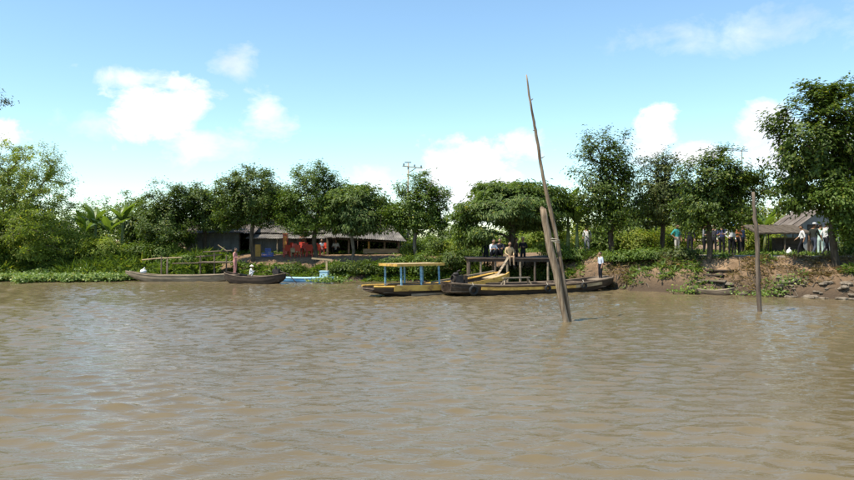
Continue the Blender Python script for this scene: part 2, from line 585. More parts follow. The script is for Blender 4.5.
def skeleton(base, fork, tips, r, lean=0.0, seg=.45, tr=.011, wob=.05):
    """tapering trunk and limbs reaching for the tips; returns nodes, parents, radii"""
    base, fork = np.array(base, float), np.array(fork, float)
    n0 = max(3, int(np.linalg.norm(fork - base) / .4))
    nodes, par, plen = [], [], []
    off = np.zeros(3)
    for i in range(n0 + 1):
        t = i / n0
        off = off + r.normal(0, wob * 1.1, 3) * np.array([1, 1, 0]) * (0 < i < n0)
        nodes.append(base + (fork - base) * t + off * (1 - abs(2 * t - 1)))
        par.append(i - 1)
        plen.append(t * .5)
    start = max(1, int(n0 * .6))
    order = np.argsort(np.linalg.norm(tips - fork, axis=1))
    tipn = []
    for k in order:
        tp = tips[k]
        A = np.array(nodes[start:])
        D = np.linalg.norm(A - tp, axis=1) + .28 * np.array(plen[start:])
        D += np.where(A[:, 2] > tp[2] + .25, .8, 0)
        j = start + int(np.argmin(D))
        a = nodes[j]
        dist = np.linalg.norm(tp - a)
        m = max(1, int(dist / seg))
        cur = j
        for i in range(1, m + 1):
            t = i / m
            q = a + (tp - a) * t + np.array([0, 0, .12 * dist * math.sin(math.pi * t)])
            if i < m:
                q = q + r.normal(0, wob, 3)
            nodes.append(q); par.append(cur); plen.append(plen[cur] + dist / m)
            cur = len(nodes) - 1
        tipn.append(cur)
    N = len(nodes)
    s = np.zeros(N)
    s[tipn] = tr ** 2.3
    for i in range(N - 1, 0, -1):
        if s[i] == 0: s[i] = tr ** 2.3
        s[par[i]] += s[i]
    return np.array(nodes), par, s ** (1 / 2.3), tipn


def limbs_mesh(name, nodes, par, rad, trunk_r, flare=1.35, n=6):
    scale = trunk_r / rad[1]
    rad = np.maximum(rad * (1 if scale > 1 else scale), .006)
    if scale > 1:
        rad = rad * np.interp(rad, [rad.min(), rad[1]], [1, scale])
    rad[0] = rad[1] * flare
    V, T = [], []
    for i in range(1, len(nodes)):
        p, q = nodes[par[i]], nodes[i]
        t = q - p
        ln = np.linalg.norm(t)
        if ln < 1e-5: continue
        t = t / ln
        a = np.cross(t, [0.31, .9, .1]); a /= np.linalg.norm(a)
        b = np.cross(t, a)
        k = n if rad[i] > .03 else 4
        rp = rad[par[i]] if par[i] <= 1 or rad[par[i]] < rad[i] * 1.6 else rad[i] * 1.25
        b0 = len(V)
        for (c, rr) in ((p - t * rp * .3, rp), (q, rad[i])):
            for j in range(k):
                an = 2 * math.pi * j / k
                V.append(c + (a * math.cos(an) + b * math.sin(an)) * rr)
        for j in range(k):
            j2 = (j + 1) % k
            T.append((b0 + j, b0 + j2, b0 + k + j2)); T.append((b0 + j, b0 + k + j2, b0 + k + j))
    me = fast_mesh(name, np.array(V), np.array(T))
    me.polygons.foreach_set('use_smooth', [True] * len(me.polygons))
    return me


def sample_crown(ells, n, r, power=2.2):
    w = np.array([e[3] * e[4] * e[5] for e in ells]) ** .8
    c = r.choice(len(ells), n, p=w / w.sum())
    E = np.array(ells)[c]
    d = unit(r.normal(size=(n, 3)))
    rr = r.uniform(0, 1, (n, 1)) ** (1 / power)
    rr = rr * np.where(r.uniform(0, 1, (n, 1)) < .14, r.uniform(1.05, 1.3, (n, 1)), 1.0)
    return E[:, :3] + d * rr * E[:, 3:6], d


STYLE = {  # leaf length, width, spread of the leaf cluster, droop, upward bias
    'broad': (.165, .088, .30, .05, .6), 'small': (.14, .06, .30, .1, .5),
    'feather': (.42, .11, .34, .28, .9), 'long': (.30, .08, .30, .15, .5),
}


def tree(name, label, base, fork_h, ells, ntips, per_tip, leaf, style, trunk_r, seed, cat='tree', group=None,
         bark=None, fork_dx=0.0, fork_dy=0.0, size=1.0, part=('trunk', 'crown'), spread=1.0, tr=.011, fat=1.12):
    """ells: crown lumps (dx, dy, z above base, rx, ry, rz)"""
    r = np.random.default_rng(seed)
    o = empty(name, base, 0, label, cat, group)
    ells = [(e[0], e[1], e[2], e[3] * fat, e[4] * fat, e[5] * fat) for e in ells]
    per_tip = int(per_tip * 1.3)
    tips, _ = sample_crown(ells, ntips, r)
    tips[:, 2] = np.maximum(tips[:, 2], .15)
    nodes, par, rad, tipn = skeleton((0, 0, -.15), (fork_dx, fork_dy, fork_h), tips, r, tr=tr)
    put(part[0], limbs_mesh(part[0], nodes, par, rad, trunk_r), bark or BARK, o)
    Ll, Lw, sp, dr, upb = STYLE[style]
    sp *= spread
    # leaves sit round each twig end and its last stretch
    tipi = np.repeat(np.array(tipn), per_tip)
    prev = np.array(par)[tipi]
    t = r.uniform(-.2, 1.15, (len(tipi), 1))
    c = nodes[prev] * (1 - t) + nodes[tipi] * t
    # uneven cluster sizes
    cl = np.repeat(r.uniform(.55, 1.35, len(tipn)), per_tip)[:, None]
    pos = c + r.normal(0, 1, c.shape) * np.array([sp, sp, sp * (.4 if style == 'feather' else .7)]) * cl * .62
    cen = np.array([[np.mean([e[0] for e in ells]), np.mean([e[1] for e in ells]), np.mean([e[2] for e in ells])]])
    out = unit(pos - cen)
    twig = unit(nodes[tipi] - nodes[prev])
    nrm = unit(np.array([[0, 0, 1.0]]) * upb + out * .8 + r.normal(0, .36, pos.shape))
    dirv = unit(out * .5 + twig * .5 + r.normal(0, .55, pos.shape) + np.array([[0, 0, -.25]]))
    L = Ll * size * r.uniform(.6, 1.3, len(pos)); W = Lw * size * r.uniform(.7, 1.25, len(pos))
    V, T = leaf_arrays(pos, nrm, dirv, L, W, dr)
    V[:, 2] = np.maximum(V[:, 2], .03)
    put(part[1], fast_mesh(part[1], V, T), LEAF[leaf], o)
    return o


def ell(px, py, rpx, rpy, Y, base, ry=None, dy=0.0):
    """crown lump given by its centre and half size as they show at distance Y"""
    k = Y / F
    p = P(px, py, Y)
    return (p.x - base[0], dy, p.z - base[2], rpx * k, (ry if ry else rpx * k * .9), rpy * k)


def gbase(px, Y, dz=0.0):
    x = PX(px, Y)
    return (x, Y, H(x, Y) + dz)


# --- big light green tree over the hyacinth bank at the left
Y = 49.0; b = gbase(8, Y)
tree('riverside_tree', 'large airy light green tree leaning over the floating hyacinth', b, 2.3,
     [ell(15, 180, 45, 40, Y, b), ell(42, 200, 34, 40, Y, b, dy=-.8), ell(-15, 165, 42, 32, Y, b), ell(50, 168, 22, 24, Y, b), ell(5, 222, 48, 28, Y, b, dy=-1.2), ell(62, 195, 14, 20, Y, b), ell(30, 228, 44, 24, Y, b, dy=-1.0), ell(-25, 200, 40, 40, Y, b)],
     640, 50, 'light', 'small', .2, 21, size=1.15, bark=BARK_PALE)
# --- tall tree further left; the end of one limb reaches over the bank
Y = 44.5; b = (-31.5, 47.6, H(-31.5, 47.6))
tree('riverside_tree', 'tall tree whose dark limb tip hangs over beside the airy light green tree', b, 4.5,
     [(-1.5, 0, 9.0, 3.2, 3.0, 2.6), (1.8, -.6, 10.8, 2.0, 1.8, 1.2), (3.7, -1.0, 11.4, 1.25, .9, .6)],
     210, 44, 'olive', 'broad', .24, 22)
# --- row of dark round crowned trees by the sheds
Y = 50.5; b = gbase(166, Y)
tree('shade_tree', 'dark round tree beside the banana clump', b, 2.4,
     [ell(160, 205, 18, 22, Y, b), ell(168, 225, 26, 20, Y, b, dy=-.4), ell(180, 200, 14, 14, Y, b), ell(153, 232, 14, 16, Y, b), ell(172, 240, 22, 12, Y, b)], 300, 52, 'dark', 'broad', .16, 31)
Y = 52.0; b = gbase(205, Y)
tree('shade_tree', 'dark dense tree overhanging the grey tin shed', b, 2.4,
     [ell(200, 200, 26, 17, Y, b), ell(208, 215, 28, 16, Y, b), ell(222, 200, 16, 16, Y, b), ell(188, 215, 16, 17, Y, b), ell(212, 222, 18, 8, Y, b)], 290, 52, 'dark', 'broad', .16, 32)
Y = 49.0; b = gbase(253, Y)
tree('shade_tree', 'dark round crowned tree between grey shed and tin roofed house', b, 2.6,
     [ell(250, 190, 36, 20, Y, b), ell(236, 205, 22, 20, Y, b), ell(266, 207, 24, 19, Y, b), ell(252, 178, 24, 13, Y, b), ell(275, 190, 14, 14, Y, b), ell(232, 218, 16, 12, Y, b), ell(272, 215, 20, 10, Y, b), ell(284, 204, 14, 16, Y, b), ell(226, 196, 14, 14, Y, b)], 400, 52, 'dark', 'broad', .15, 33)
Y = 48.0; b = gbase(316, Y)
tree('shade_tree', 'broad dark tree shading the red plastic chairs', b, 2.6,
     [ell(312, 186, 27, 22, Y, b), ell(296, 205, 24, 22, Y, b), ell(325, 208, 26, 18, Y, b), ell(316, 173, 20, 11, Y, b), ell(330, 190, 14, 12, Y, b), ell(293, 222, 14, 12, Y, b), ell(326, 222, 24, 10, Y, b), ell(308, 226, 26, 10, Y, b), ell(340, 200, 16, 14, Y, b), ell(284, 205, 12, 18, Y, b)], 420, 52, 'mid', 'broad', .16, 34, size=.9)
Y = 47.5; b = gbase(352, Y)
tree('feathery_tree', 'lighter feathery tree spreading flat over the long eave', b, 2.3,
     [ell(350, 198, 26, 12, Y, b), ell(370, 205, 24, 11, Y, b), ell(345, 212, 22, 10, Y, b), ell(362, 190, 16, 8, Y, b), ell(386, 212, 12, 9, Y, b), ell(335, 205, 18, 12, Y, b), ell(366, 218, 24, 7, Y, b), ell(350, 226, 24, 7, Y, b), ell(372, 228, 18, 5, Y, b)], 370, 40, 'feather', 'feather', .11, 35, bark=BARK_PALE, size=.62)
Y = 46.5; b = gbase(416, Y)
tree('shade_tree', 'round green tree standing alone beside the utility pole', b, 2.2,
     [ell(424, 197, 25, 23, Y, b), ell(405, 212, 17, 20, Y, b), ell(437, 205, 14, 22, Y, b), ell(420, 183, 18, 11, Y, b), ell(399, 222, 14, 12, Y, b), ell(424, 222, 22, 12, Y, b), ell(395, 214, 10, 10, Y, b), ell(442, 222, 10, 14, Y, b)], 310, 46, 'mid', 'broad', .12, 36, bark=BARK_PALE)
# --- umbrella shaped feathery tree over the landing stage
Y = 42.0; b = gbase(512, Y)
tree('umbrella_tree', 'wide umbrella shaped feathery tree over the wooden landing stage', b, 2.1,
     [ell(508, 186, 34, 5, Y, b), ell(530, 190, 34, 5, Y, b), ell(492, 194, 30, 5, Y, b), ell(546, 198, 36, 5, Y, b), ell(482, 204, 30, 6, Y, b, dy=-.6), ell(515, 204, 44, 6, Y, b, dy=-1.0),
      ell(560, 208, 24, 5, Y, b), ell(472, 216, 22, 6, Y, b), ell(500, 215, 32, 6, Y, b, dy=-1.2), ell(540, 214, 32, 6, Y, b, dy=-.8), ell(463, 228, 14, 9, Y, b), ell(480, 232, 13, 9, Y, b, dy=-1.2), ell(548, 224, 22, 5, Y, b), ell(470, 242, 13, 8, Y, b), ell(520, 224, 26, 5, Y, b, dy=.8)],
     760, 28, 'feather', 'feather', .2, 37, size=.66, fat=1.0)
# --- right hand trees
Y = 41.0; b = gbase(612, Y)
tree('tall_tree', 'tall loose crowned tree behind the moored barge stern', b, 2.5,
     [ell(607, 152, 27, 24, Y, b), ell(600, 190, 26, 22, Y, b), ell(622, 200, 24, 24, Y, b), ell(618, 170, 18, 18, Y, b), ell(582, 178, 10, 6, Y, b), ell(610, 220, 30, 14, Y, b), ell(570, 175, 7, 5, Y, b)],
     380, 34, 'dark', 'broad', .15, 38, spread=1.25)
Y = 42.5; b = gbase(662, Y)
tree('tall_tree', 'slender olive tree between two darker riverside trees', b, 2.3,
     [ell(660, 180, 24, 26, Y, b), ell(652, 205, 26, 22, Y, b), ell(678, 200, 22, 26, Y, b), ell(664, 160, 14, 10, Y, b)], 300, 36, 'olive', 'broad', .13, 39)
Y = 36.2; b = gbase(709, Y)
tree('bank_tree', 'bushy tree rooted in the bank slope in front of the waiting group', b, 2.3,
     [ell(712, 175, 28, 24, Y, b), ell(735, 185, 28, 22, Y, b), ell(695, 200, 22, 22, Y, b), ell(725, 208, 32, 18, Y, b), ell(712, 155, 14, 10, Y, b), ell(756, 182, 14, 16, Y, b), ell(690, 220, 16, 12, Y, b)],
     400, 38, 'dark', 'broad', .13, 40)
Y = 33.3; b = gbase(837, Y)
tree('bank_tree', 'tallest tree on the slope beside the three walking people', b, 3.2,
     [ell(815, 125, 40, 36, Y, b), ell(845, 115, 36, 34, Y, b), ell(800, 160, 26, 34, Y, b), ell(835, 165, 40, 26, Y, b), ell(815, 95, 24, 14, Y, b), ell(790, 195, 18, 20, Y, b), ell(870, 150, 36, 40, Y, b), ell(778, 125, 10, 14, Y, b), ell(812, 200, 22, 14, Y, b), ell(832, 196, 18, 16, Y, b)],
     560, 36, 'dark', 'broad', .16, 41, fork_dx=-.3, size=1.25)
Y = 31.8; b = (19.1, 32.6, H(19.1, 32.6))
tree('bank_tree', 'low leafy mid green tree at the right end of the path', b, 1.6,
     [ell(850, 195, 22, 18, Y, b), ell(856, 225, 12, 16, Y, b), ell(870, 210, 22, 30, Y, b), ell(836, 185, 10, 9, Y, b)], 210, 46, 'mid', 'broad', .11, 42)

# --- trees behind, closing the skyline between the nearer ones
BACK = [(95, 68, 197, 24, 'mid'), (128, 66, 191, 26, 'mid'), (152, 72, 200, 22, 'dark'), (60, 66, 205, 26, 'mid'), (455, 70, 222, 26, 'mid'), (478, 62, 226, 20, 'light'),
        (545, 58, 215, 22, 'light'), (585, 60, 212, 24, 'yellow'), (632, 56, 205, 24, 'mid'), (690, 58, 205, 26, 'yellow'), (745, 56, 198, 26, 'mid'), (778, 54, 206, 22, 'yellow'), (828, 52, 205, 22, 'mid'), (860, 50, 200, 24, 'mid'),
        (285, 70, 205, 22, 'mid'), (335, 72, 205, 22, 'mid'), (395, 70, 222, 20, 'mid'), (20, 62, 200, 26, 'light'), (520, 66, 220, 20, 'mid'), (225, 72, 202, 22, 'mid'), (660, 66, 200, 22, 'mid'),
        (229, 56, 190, 17, 'dark'), (283, 56, 190, 17, 'dark'), (340, 55, 195, 18, 'mid'), (384, 55, 206, 16, 'mid'), (138, 56, 196, 19, 'dark')]
BACK_LABEL = ['low green tree behind the banana clump', 'low green tree between banana clump and dark round tree', 'low dark green tree behind the dark round tree',
              'low green tree behind the airy light green tree', 'low green tree between round tree and umbrella tree', 'pale green tree behind the umbrella tree beside a green one',
              'pale green tree behind the landing stage', 'yellow green tree behind the tall banana plant', 'low green tree behind the tall loose crowned tree',
              'yellow green tree behind the person all in black', 'green tree behind the television aerial', 'yellow green tree behind the dark awning',
              'green tree behind the grey hut', 'green tree behind the low leafy tree at the path end', 'green tree behind the tin roofed house',
              'green tree where tin roofed house and open shed meet', 'green tree behind the end of the long eave', 'pale green tree behind the trunk of the airy tree',
              'green tree behind the umbrella tree trunk', 'green tree behind the grey tin shed', 'green tree behind the slender olive tree',
              'dark tree filling the gap over the tin shed roof', 'dark tree rising behind the pale tin roof ridge', 'green tree behind the feathery tree over the long eave',
              'green tree between the feathery tree and the utility pole', 'dark tree between banana leaves and the dark round tree']
for i, (px, Y, top, rp, lf) in enumerate(BACK):
    b = gbase(px, Y)
    h = 253 - top
    tree('distant_tree', BACK_LABEL[i], b, 1.0,
         [ell(px, top + h * .36, rp, h * .34, Y, b), ell(px - rp * .5, top + h * .62, rp * .8, h * .36, Y, b), ell(px + rp * .5, top + h * .6, rp * .8, h * .36, Y, b)],
         130, 40, lf, 'broad', .13, 60 + i, group='trees in the grove behind the riverside row', size=1.35, spread=1.35)

# --- shrubs
SHRUBS = [  # px, depth, top y, half width px, leaf, label
    (104, 49.5, 236, 24, 'light', 'rounded light green bush below the banana clump'),
    (72, 49.5, 222, 24, 'light', 'leafy bush under the airy light green tree'),
    (30, 48.2, 230, 32, 'light', 'low pale bush behind the hyacinth mat'),
    (-12, 48.2, 224, 28, 'mid', 'dense green bush at the foot of the airy tree'),
    (140, 49.8, 240, 20, 'mid', 'green bush between banana clump and rail'),
    (163, 49.2, 238, 20, 'mid', 'bright bush behind the bamboo rail'),
    (190, 48.0, 254, 18, 'mid', 'low bush in front of the grey tin shed'),
    (292, 46.6, 264, 16, 'dark', 'low dark bush behind the blue boat'),
    (350, 46.0, 260, 22, 'dark', 'dark bush above the blue boat landing'),
    (376, 45.9, 261, 22, 'dark', 'dark bush below the long eave'),
    (402, 45.4, 254, 20, 'mid', 'bush hanging over the water behind the roofed boat'),
    (428, 45.0, 250, 22, 'mid', 'bush at the foot of the round tree'),
    (455, 44.6, 250, 22, 'dark', 'dark bush beside the landing stage'),
    (482, 46.5, 244, 20, 'mid', 'pale hedge bush behind the landing stage'),
    (413, 47.8, 240, 10, 'yellow', 'small yellow green bush by the utility pole'),
    (576, 41.0, 258, 18, 'mid', 'low bush under the banana plants'),
    (440, 50.5, 234, 20, 'mid', 'tall bush behind the round tree and its pole'),
    (463, 50.0, 236, 18, 'light', 'pale bush in the gap left of the umbrella tree'),
    (424, 53.0, 234, 16, 'mid', 'bush at the end wall of the open shed'),
    (490, 41.2, 263, 16, 'dark', 'dark bush added as shade under the landing stage by its left stilts'),  # three dark bushes added below the deck to stand in for its deep shade
    (520, 40.8, 264, 16, 'dark', 'dark bush added as shade under the middle of the landing stage'),
    (545, 40.2, 264, 14, 'dark', 'dark bush added as shade under the right end of the landing stage'),
    (555, 43.0, 240, 18, 'light', 'bush behind the right end of the landing stage'),
    (622, 38.9, 262, 18, 'mid', 'weedy bush on the slope behind the barge stern'),
    (652, 38.2, 258, 20, 'mid', 'sprawling weedy bush below the path edge'),
    (680, 37.2, 261, 18, 'olive', 'grey green weedy bush hanging from the path edge'),
    (640, 45.5, 226, 26, 'yellow', 'bright yellow green shrub behind the path'),
    (605, 46.0, 228, 22, 'mid', 'shrub behind the tall loose tree'),
    (672, 47.5, 228, 22, 'yellow', 'yellow green shrub behind the waiting people'),
    (745, 45.5, 222, 24, 'yellow', 'tall yellow green shrub behind the conical hats'),
    (775, 46.5, 232, 20, 'light', 'pale shrub under the dark awning'),
    (850, 36.5, 235, 12, 'dark', 'dark shrub behind the low leafy tree'),
]
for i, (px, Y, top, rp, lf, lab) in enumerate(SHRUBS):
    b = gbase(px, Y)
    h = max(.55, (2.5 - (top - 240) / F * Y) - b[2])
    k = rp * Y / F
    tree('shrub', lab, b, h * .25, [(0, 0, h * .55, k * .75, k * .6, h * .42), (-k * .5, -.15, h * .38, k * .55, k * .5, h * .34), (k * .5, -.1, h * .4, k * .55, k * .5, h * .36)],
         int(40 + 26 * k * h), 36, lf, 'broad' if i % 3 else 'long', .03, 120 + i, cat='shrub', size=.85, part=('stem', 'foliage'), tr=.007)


# --- banana plants, each leaf its own part
def banana(base, h, n, label, seed, group=None, leaf_len=1.85):
    r = random.Random(seed)
    o = empty('banana_plant', base, r.uniform(0, 6), label, 'banana plant', group)
    m = MB().tube([(0, 0, -.1), (.02, 0, h * .5), (.03, .02, h)], [.13, .10, .06], 8)
    m.build('stem', BARKGREEN, o, True)
    for i in range(n):
        az = i * 2.4 + r.uniform(-.4, .4)
        el0 = r.uniform(1.0, 1.5)
        L = leaf_len * r.uniform(.75, 1.15)
        W = L * .135
        pts = []
        p = Vector((.03, .02, h - .1)); ang = el0
        nseg = 9
        for j in range(nseg + 1):
            pts.append(p.copy())
            p = p + Vector((math.cos(az) * math.cos(ang), math.sin(az) * math.cos(ang), math.sin(ang))) * L / nseg
            ang -= r.uniform(.05, .19)
        side = Vector((-math.sin(az), math.cos(az), 0))
        vs, fs = [], []
        for j, q in enumerate(pts):
            t = j / nseg
            w = W * (0.02 if t < .12 else math.sin(math.pi * min(1, (t - .08) / .92)) ** .6) * 1.0
            if j == nseg: w = .01
            for sgn in (-1, 1):
                ww = w * r.uniform(.75, 1.05)
                vs.append(q + side * sgn * ww + Vector((0, 0, -.28 * ww)))
            vs.append(q)
        for j in range(nseg):
            a, c = j * 3, (j + 1) * 3
            fs.append((a, a + 2, c + 2, c)); fs.append((a + 2, a + 1, c + 1, c + 2))
        MB().add(vs, fs).build('leaf', LEAF['banana'], o, False)
    return o


BARKGREEN = noise_mat('banana_stem', (.10, .13, .04), (.22, .24, .10), 5, .7, .2, stretch=(1, 1, .2))
for i, (px, Y, hh, lab) in enumerate([(96, 51, 2.2, 'tallest banana plant of the clump beside the airy tree'), (110, 50.4, 1.7, 'low wide banana plant of the clump above the rounded bush'),
                                      (122, 51.2, 2.3, 'banana plant of the clump next to the dark round tree'), (84, 51.4, 1.6, 'banana plant half hidden behind the airy light green tree'),
                                      (568, 42.0, 2.5, 'tall banana plant between umbrella tree and tall tree'), (577, 41.4, 1.7, 'young banana plant beneath the tall tree'),
                                      (630, 47, 1.8, 'banana plant behind the path below the tall loose tree'), (656, 46.6, 1.7, 'banana plant behind the path below the slender olive tree'), (765, 44.6, 1.5, 'banana plant beside the dark awning')]):
    banana(gbase(px, Y), hh, 9, lab, 300 + i)


# --- ground cover on the banks (nobody could count it)
def ground_cover(name, label, n, xr, dr, leaf, seed, mask, lsize=(.14, .36), per=9, zoff=0.0, wid=.28, up=.6):
    r = np.random.default_rng(seed)
    x = r.uniform(*xr, n); y = shore(x) + r.uniform(dr[0], dr[1], n)
    keep = mask(x, y, r)
    x, y = x[keep], y[keep]
    z = height(x, y) + zoff
    z = np.maximum(z, .02)
    c = np.repeat(np.stack([x, y, z], -1), per, 0)
    az = r.uniform(0, 6.283, len(c)); el = r.uniform(.15, 1.3, len(c))
    d = np.stack([np.cos(az) * np.cos(el), np.sin(az) * np.cos(el), np.sin(el) * up + .1], -1)
    pos = c + r.normal(0, .09, c.shape) * np.array([1, 1, .25])
    sz = np.repeat(r.uniform(*lsize, len(x)), per) * r.uniform(.7, 1.2, len(c))
    nrm = np.array([[0, 0, 1.0]]) + r.normal(0, .5, c.shape)
    V, T = leaf_arrays(pos, nrm, d, sz, sz * wid, .2)
    o = put(name, fast_mesh(name, V, T), LEAF[leaf])
    return tag(o, label, 'weeds', None, 'stuff')


ground_cover('weeds', 'green weeds growing over the left river bank', 10000, (-34, -13.2), (-.2, 6), 'weed', 401,
             lambda x, y, r: r.uniform(0, 1, x.shape) < .85, lsize=(.16, .46))
ground_cover('weeds', 'dark weeds along the water below the sheds', 2600, (-12.5, 8), (-.1, 1.7), 'mid', 402,
             lambda x, y, r: hash_noise(x * .6, y * .6, 9) > -.5)
ground_cover('weeds', 'patchy weeds and creepers on the steep earth slope', 2600, (7.5, 24), (0.2, 3.4), 'weed', 403,
             lambda x, y, r: hash_noise(x * .55, y * .55, 12) + np.where(x < 12.5, .7, -.05) > .25, lsize=(.12, .3))
ground_cover('weeds', 'dry brown grass and roots on the steep earth slope', 2200, (7.5, 24), (0.2, 3.6), 'dry', 404,
             lambda x, y, r: hash_noise(x * .7, y * .7, 15) > .1, lsize=(.12, .4), wid=.1)
ground_cover('grass', 'green grass on the flat ground behind the path and houses', 14000, (-30, 28), (6.2, 19), 'weed', 405,
             lambda x, y, r: ((x > 8) | (x < -17) | (y > 49)) & (r.uniform(0, 1, x.shape) < .8), lsize=(.12, .34))


ground_cover('reeds', 'tall fine pale grass growing up the left bank', 5200, (-34, -14), (-.4, 4.5), 'weed', 406,
             lambda x, y, r: hash_noise(x * .5, y * .5, 19) > -.6, lsize=(.4, 1.0), wid=.06, up=1.5, per=8)


def hyacinth(label, pts_fn, n, seed, sz=(.10, .2)):
    r = np.random.default_rng(seed)
    x, y = pts_fn(r, n)
    k = 7
    c = np.repeat(np.stack([x, y, np.maximum(height(x, y), .03)], -1), k, 0)
    az = r.uniform(0, 6.283, len(c)); el = r.uniform(.3, 1.4, len(c))
    stem = r.uniform(.06, .34, len(c)) * np.repeat(r.uniform(.5, 1.5, len(x)), k)
    d = np.stack([np.cos(az) * np.cos(el), np.sin(az) * np.cos(el), np.sin(el)], -1)
    pos = c + d * stem[:, None]
    s = r.uniform(*sz, len(c))
    nrm = d * .5 + np.array([[0, 0, .5]]) + r.normal(0, .35, c.shape) + np.array([[0, -.3, 0]])
    V, T = leaf_arrays(pos, nrm, d + r.normal(0, .3, d.shape), s, s * .95, .05)
    o = put('water_hyacinth', fast_mesh('water_hyacinth', V, T), LEAF['hyacinth'])
    return tag(o, label, 'water plants', None, 'stuff')


def mat_left(r, n):
    x = r.uniform(-36, -17.6, n)
    f = 43.7 + .75 * hash_noise(x, x * 0 + 1, 33) + np.where(x > -19.5, (x + 19.5) * 1.2, 0)
    return x, f + (shore(x) + .6 - f) * r.uniform(0, 1, n) ** 1.2


hyacinth('floating mat of pale green water hyacinth along the left bank', mat_left, 8000, 501, (.07, .17))
hyacinth('small floating patch of water hyacinth beside the blue boat', lambda r, n: (r.normal(-5.6, .55, n), r.normal(42.7, .2, n)), 90, 502, (.08, .15))
hyacinth('green water plants at the foot of the plank landing', lambda r, n: (r.normal(12.6, .6, n), r.normal(34.3, .2, n)), 60, 503, (.08, .15))
hyacinth('green water plants along the stony shore', lambda r, n: (r.normal(15.4, .8, n), r.normal(32.6, .18, n)), 60, 504, (.07, .13))


# ------------------------------------------------------------------ buildings
def tin_sheets(parent, p00, p10, p11, p01, n, mat, name='roof_sheet', corr=5, amp=.018):
    """corrugated sheets side by side across a roof plane; p00-p10 is the eave, p01-p11 the ridge"""
    p00, p10, p11, p01 = map(Vector, (p00, p10, p11, p01))
    nrm = (p10 - p00).cross(p01 - p00).normalized()
    if nrm.z < 0: nrm = -nrm
    rr = random.Random(n * 7 + int(p00.x * 10))
    for k in range(n):
        lift = rr.uniform(0, .02) + (.022 if k % 2 else 0)
        ext = rr.uniform(-.05, .09)
        vs, fs = [], []
        m = corr * 4
        for i in range(m + 1):
            u = (k + i / m * 1.03) / n
            off = amp * math.sin(i / 4 * 2 * math.pi)
            e = p00.lerp(p10, u); r = p01.lerp(p11, u)
            e = e + (e - r).normalized() * ext
            for q in (e, r):
                vs.append(q + nrm * (lift + off)); vs.append(q + nrm * (lift + off - .012))
        for i in range(m):
            a, c = i * 4, i * 4 + 4
            fs += [(a, c, c + 2, a + 2), (a + 1, a + 3, c + 3, c + 1), (a, a + 1, c + 1, c)]
        MB().add(vs, fs).build(name, mat, parent)


def plank_wall(parent, a, b, z0, z1, mat, w=.28, t=.03, name='wall_board', skip=None):
    a, b = Vector(a), Vector(b)
    L = (b - a).length; n = max(1, int(L / w)); rz = math.atan2((b - a).y, (b - a).x)
    for i in range(n):
        c = a.lerp(b, (i + .5) / n)
        if skip and skip((i + .5) / n): continue
        zt = z1 + random.uniform(-.02, .02)
        MB().box((c.x, c.y + (.008 if i % 2 else 0), (z0 + zt) / 2), (L / n * .97, t, zt - z0), (0, 0, rz)).build(name, mat, parent)


GZ = 1.62
# grey tin shed under the dark trees
Y = 53.5; x0, x1 = PX(186, Y), PX(251, Y)
sh = empty('tin_shed', ((x0 + x1) / 2, Y, H((x0 + x1) / 2, Y)), 0, 'low grey tin shed with dark doorway under the dark trees', 'shed')
z = -sh.location.z
def S(x, y, zz): return (x - sh.location.x, y - sh.location.y, zz - sh.location.z)
plank_wall(sh, S(x0, Y, 0), S(PX(240, Y), Y, 0), S(0, 0, 1.4)[2], S(0, 0, 3.1)[2], TINWALL, .62, .03, 'wall_sheet')
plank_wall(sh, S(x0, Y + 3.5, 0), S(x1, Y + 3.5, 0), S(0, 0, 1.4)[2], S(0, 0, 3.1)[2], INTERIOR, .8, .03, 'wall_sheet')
MB().box(S(x0, Y + 1.75, 2.25), (.04, 3.4, 1.7)).build('side_wall', TINWALL, sh)
MB().box(S(x1, Y + 1.75, 2.25), (.04, 3.4, 1.7)).build('side_wall', TINWALL, sh)
for xx in (x0 + .05, PX(240, Y), x1 - .05):
    MB().box(S(xx, Y - .05, 2.25), (.1, .1, 1.75)).build('post', INTERIOR, sh)
tin_sheets(sh, S(x0 - .4, Y - .7, 3.0), S(x1 + .4, Y - .7, 3.0), S(x1 + .4, Y + 2, 3.75), S(x0 - .4, Y + 2, 3.75), 7, TIN_RUST)
tin_sheets(sh, S(x0 - .4, Y + 4.2, 3.0), S(x1 + .4, Y + 4.2, 3.0), S(x1 + .4, Y + 2, 3.76), S(x0 - .4, Y + 2, 3.76), 7, TIN_RUST)

# tin roofed house behind the chairs: high pale hip roof and a lean-to eave
Y = 54.0; x0, x1 = PX(254, Y), PX(335, Y)
ho = empty('tin_roofed_house', ((x0 + x1) / 2, Y, H((x0 + x1) / 2, Y)), 0, 'house with pale weathered tin roof behind the red chairs', 'house')
def S(x, y, zz): return (x - ho.location.x, y - ho.location.y, zz - ho.location.z)
plank_wall(ho, S(x0, Y, 0), S(x1, Y, 0), S(0, 0, 1.4)[2], S(0, 0, 2.75)[2], TINWALL, .55, .03, 'wall_board', skip=lambda t: .62 < t < .80)
MB().box(S(PX(312, Y), Y + .6, 2.1), (1.3, .04, 1.5)).build('doorway_back', INTERIOR, ho)
MB().box(S(x0, Y + 2, 2.2), (.05, 4, 1.7)).build('side_wall', TINWALL, ho)
MB().box(S(x1, Y + 2, 2.2), (.05, 4, 1.7)).build('side_wall', TINWALL, ho)
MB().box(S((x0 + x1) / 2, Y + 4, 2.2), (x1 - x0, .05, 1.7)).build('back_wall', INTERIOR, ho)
tin_sheets(ho, S(x0 - .3, Y - 1.3, 2.62), S(x1 + .2, Y - 1.3, 2.62), S(x1 + .2, Y + .3, 2.95), S(x0 - .3, Y + .3, 2.95), 8, TIN, 'eave_sheet')
